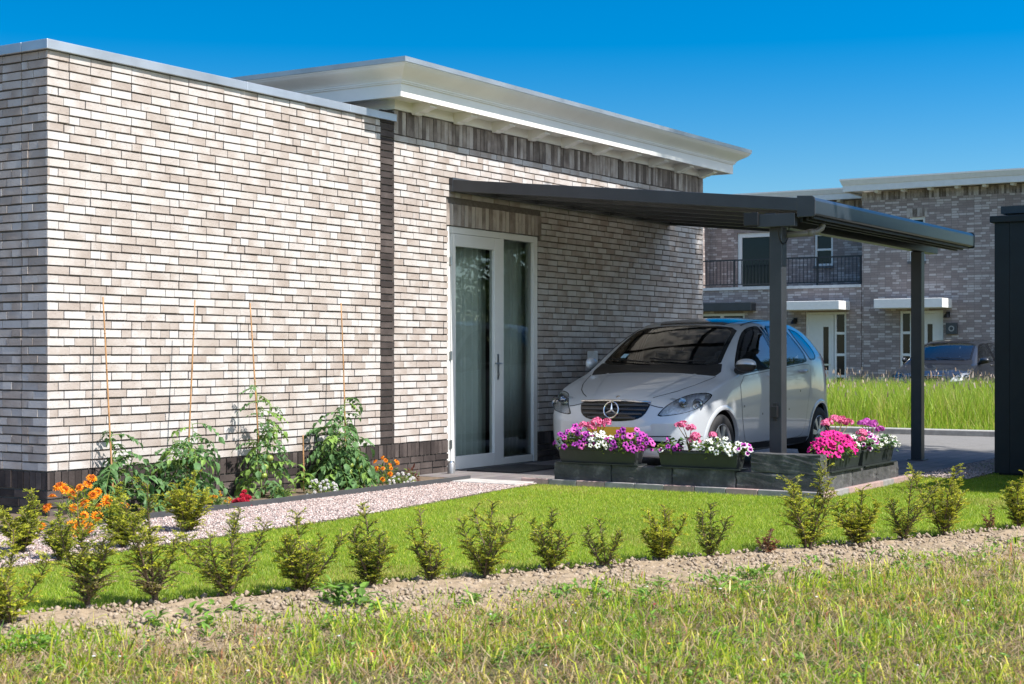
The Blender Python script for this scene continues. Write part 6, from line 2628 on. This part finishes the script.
def tree_meshes(seed):
    r = random.Random(seed)
    tr, lv = MB(), Leaves()
    H = 9.0
    tr.tube([(0, 0, -.1), (.1, .05, 1.5), (.0, .15, 3.5), (.2, .1, 6.0), (.1, 0, 8.2)], [.22, .18, .14, .08, .03], 9)
    for k in range(26):
        z = r.uniform(1.8, 7.6)
        az = r.uniform(0, 6.28)
        L = r.uniform(1.4, 2.7) * (1.1 - abs(z - 4.5) / 6)
        d = Vector((math.cos(az), math.sin(az), r.uniform(.2, .8))).normalized()
        a = Vector((.1, .1, z))
        e = a + d * L
        tr.tube([a, a.lerp(e, .5) + Vector((0, 0, .1)), e], [.06, .04, .015], 6)
        for c in range(5):
            cc = a.lerp(e, r.uniform(.45, 1.1)) + rv(r, .3)
            for q in range(60):
                p = cc + rv(r, .42)
                dd = rv(r).normalized()
                lv.leaf(p, dd, Vector((0, 0, 1)) + rv(r, .4), r.uniform(.10, .2), r.uniform(.07, .13), 0 if r.random() < .65 else 1)
    return tr, lv


tr, lv = tree_meshes(3)
root = thing('leafy_tree', 'leafy tree on the lawn to the right, mirrored in the upper door glass', 'tree', (40, -7.5, 0), 'trees mirrored in the door glass')
to = local(tr, 'trunk', M_BARK, root)
lo_ = lv.build('crown', [M_TLEAF, M_TLEAF2], root)
for x, y, s, a in ((45, -11, 1.1, 1), (37.5, -13.5, 1.0, 2.2), (48.5, -6, 1.2, 3.5), (43, -17, 1.05, 4.4), (52, -14, 1.2, 5.3)):
    c = root.copy()
    COL.objects.link(c)
    c.location = (x, y, 0)
    c.rotation_euler = (0, 0, a)
    c.scale = (s, s, s)
    for ch in (to, lo_):
        d = ch.copy()
        COL.objects.link(d)
        d.parent = c

# tall poplar right of the picture: it shades the far end of the carport and the house wall
tr, lv = MB(), Leaves()
r = random.Random(9)
tr.tube([(0, 0, -.1), (.05, 0, 4), (0, .05, 10), (.03, 0, 16), (0, 0, 20.5)], [.28, .22, .15, .08, .02], 10)
for k in range(70):
    z = 2.0 + 18 * k / 70
    az = k * 2.4
    rad = 1.6 * min(1, (z - .8) / 3) * (1 - max(0, z - 14) / 8.5)
    a = Vector((0, 0, z))
    e = Vector((math.cos(az) * rad, math.sin(az) * rad, z + rad * 1.6))
    tr.tube([a, a.lerp(e, .5), e], [.04, .025, .01], 5)
    for q in range(210):
        p_ = a.lerp(e, r.uniform(.2, 1.0)) + rv(r, .25)
        lv.leaf(p_, rv(r), Vector((0, 0, 1)) + rv(r, .4), r.uniform(.09, .16), r.uniform(.08, .13), 0 if r.random() < .6 else 1)
root = thing('poplar_tree', 'tall slim poplar standing behind the black shed', 'tree', (17.95, -1.2, 0))
local(tr, 'trunk', M_BARK, root)
lv.build('crown', [M_TLEAF, M_TLEAF2], root)

# broad crowned tree behind the shed: its shade falls over the carport and the car, dappled on the wall
tr, lv = MB(), Leaves()
r = random.Random(19)
tr.tube([(0, 0, -.1), (.08, 0, 2), (0, .1, 4.5), (.05, 0, 7), (0, 0, 9.6)], [.20, .17, .13, .08, .02], 10)
for k in range(80):
    z = 5.4 + 3.6 * r.random()
    az = k * 2.4
    e = Vector((0, 0, 8.0)) + Vector((math.cos(az), math.sin(az), 0)) * 2.4 * r.uniform(.5, 1.0) * math.sqrt(max(.05, 1 - ((z - 8.0) / 2.7) ** 2)) + Vector((0, 0, z - 8.0 + .4))
    a = Vector((0, 0, z - .9))
    tr.tube([a, a.lerp(e, .5) + Vector((0, 0, .12)), e], [.045, .03, .01], 5)
    for q in range(420):
        p_ = a.lerp(e, r.uniform(.4, 1.05)) + rv(r, .30)
        lv.leaf(p_, rv(r), Vector((0, 0, 1)) + rv(r, .4), r.uniform(.10, .18), r.uniform(.08, .14), 0 if r.random() < .6 else 1)
root = thing('leafy_tree', 'broad crowned tree with bare lower trunk behind the black shed', 'tree', (15.85, 1.5, 0))
local(tr, 'trunk', M_BARK, root)
lv.build('crown', [M_TLEAF, M_TLEAF2], root)
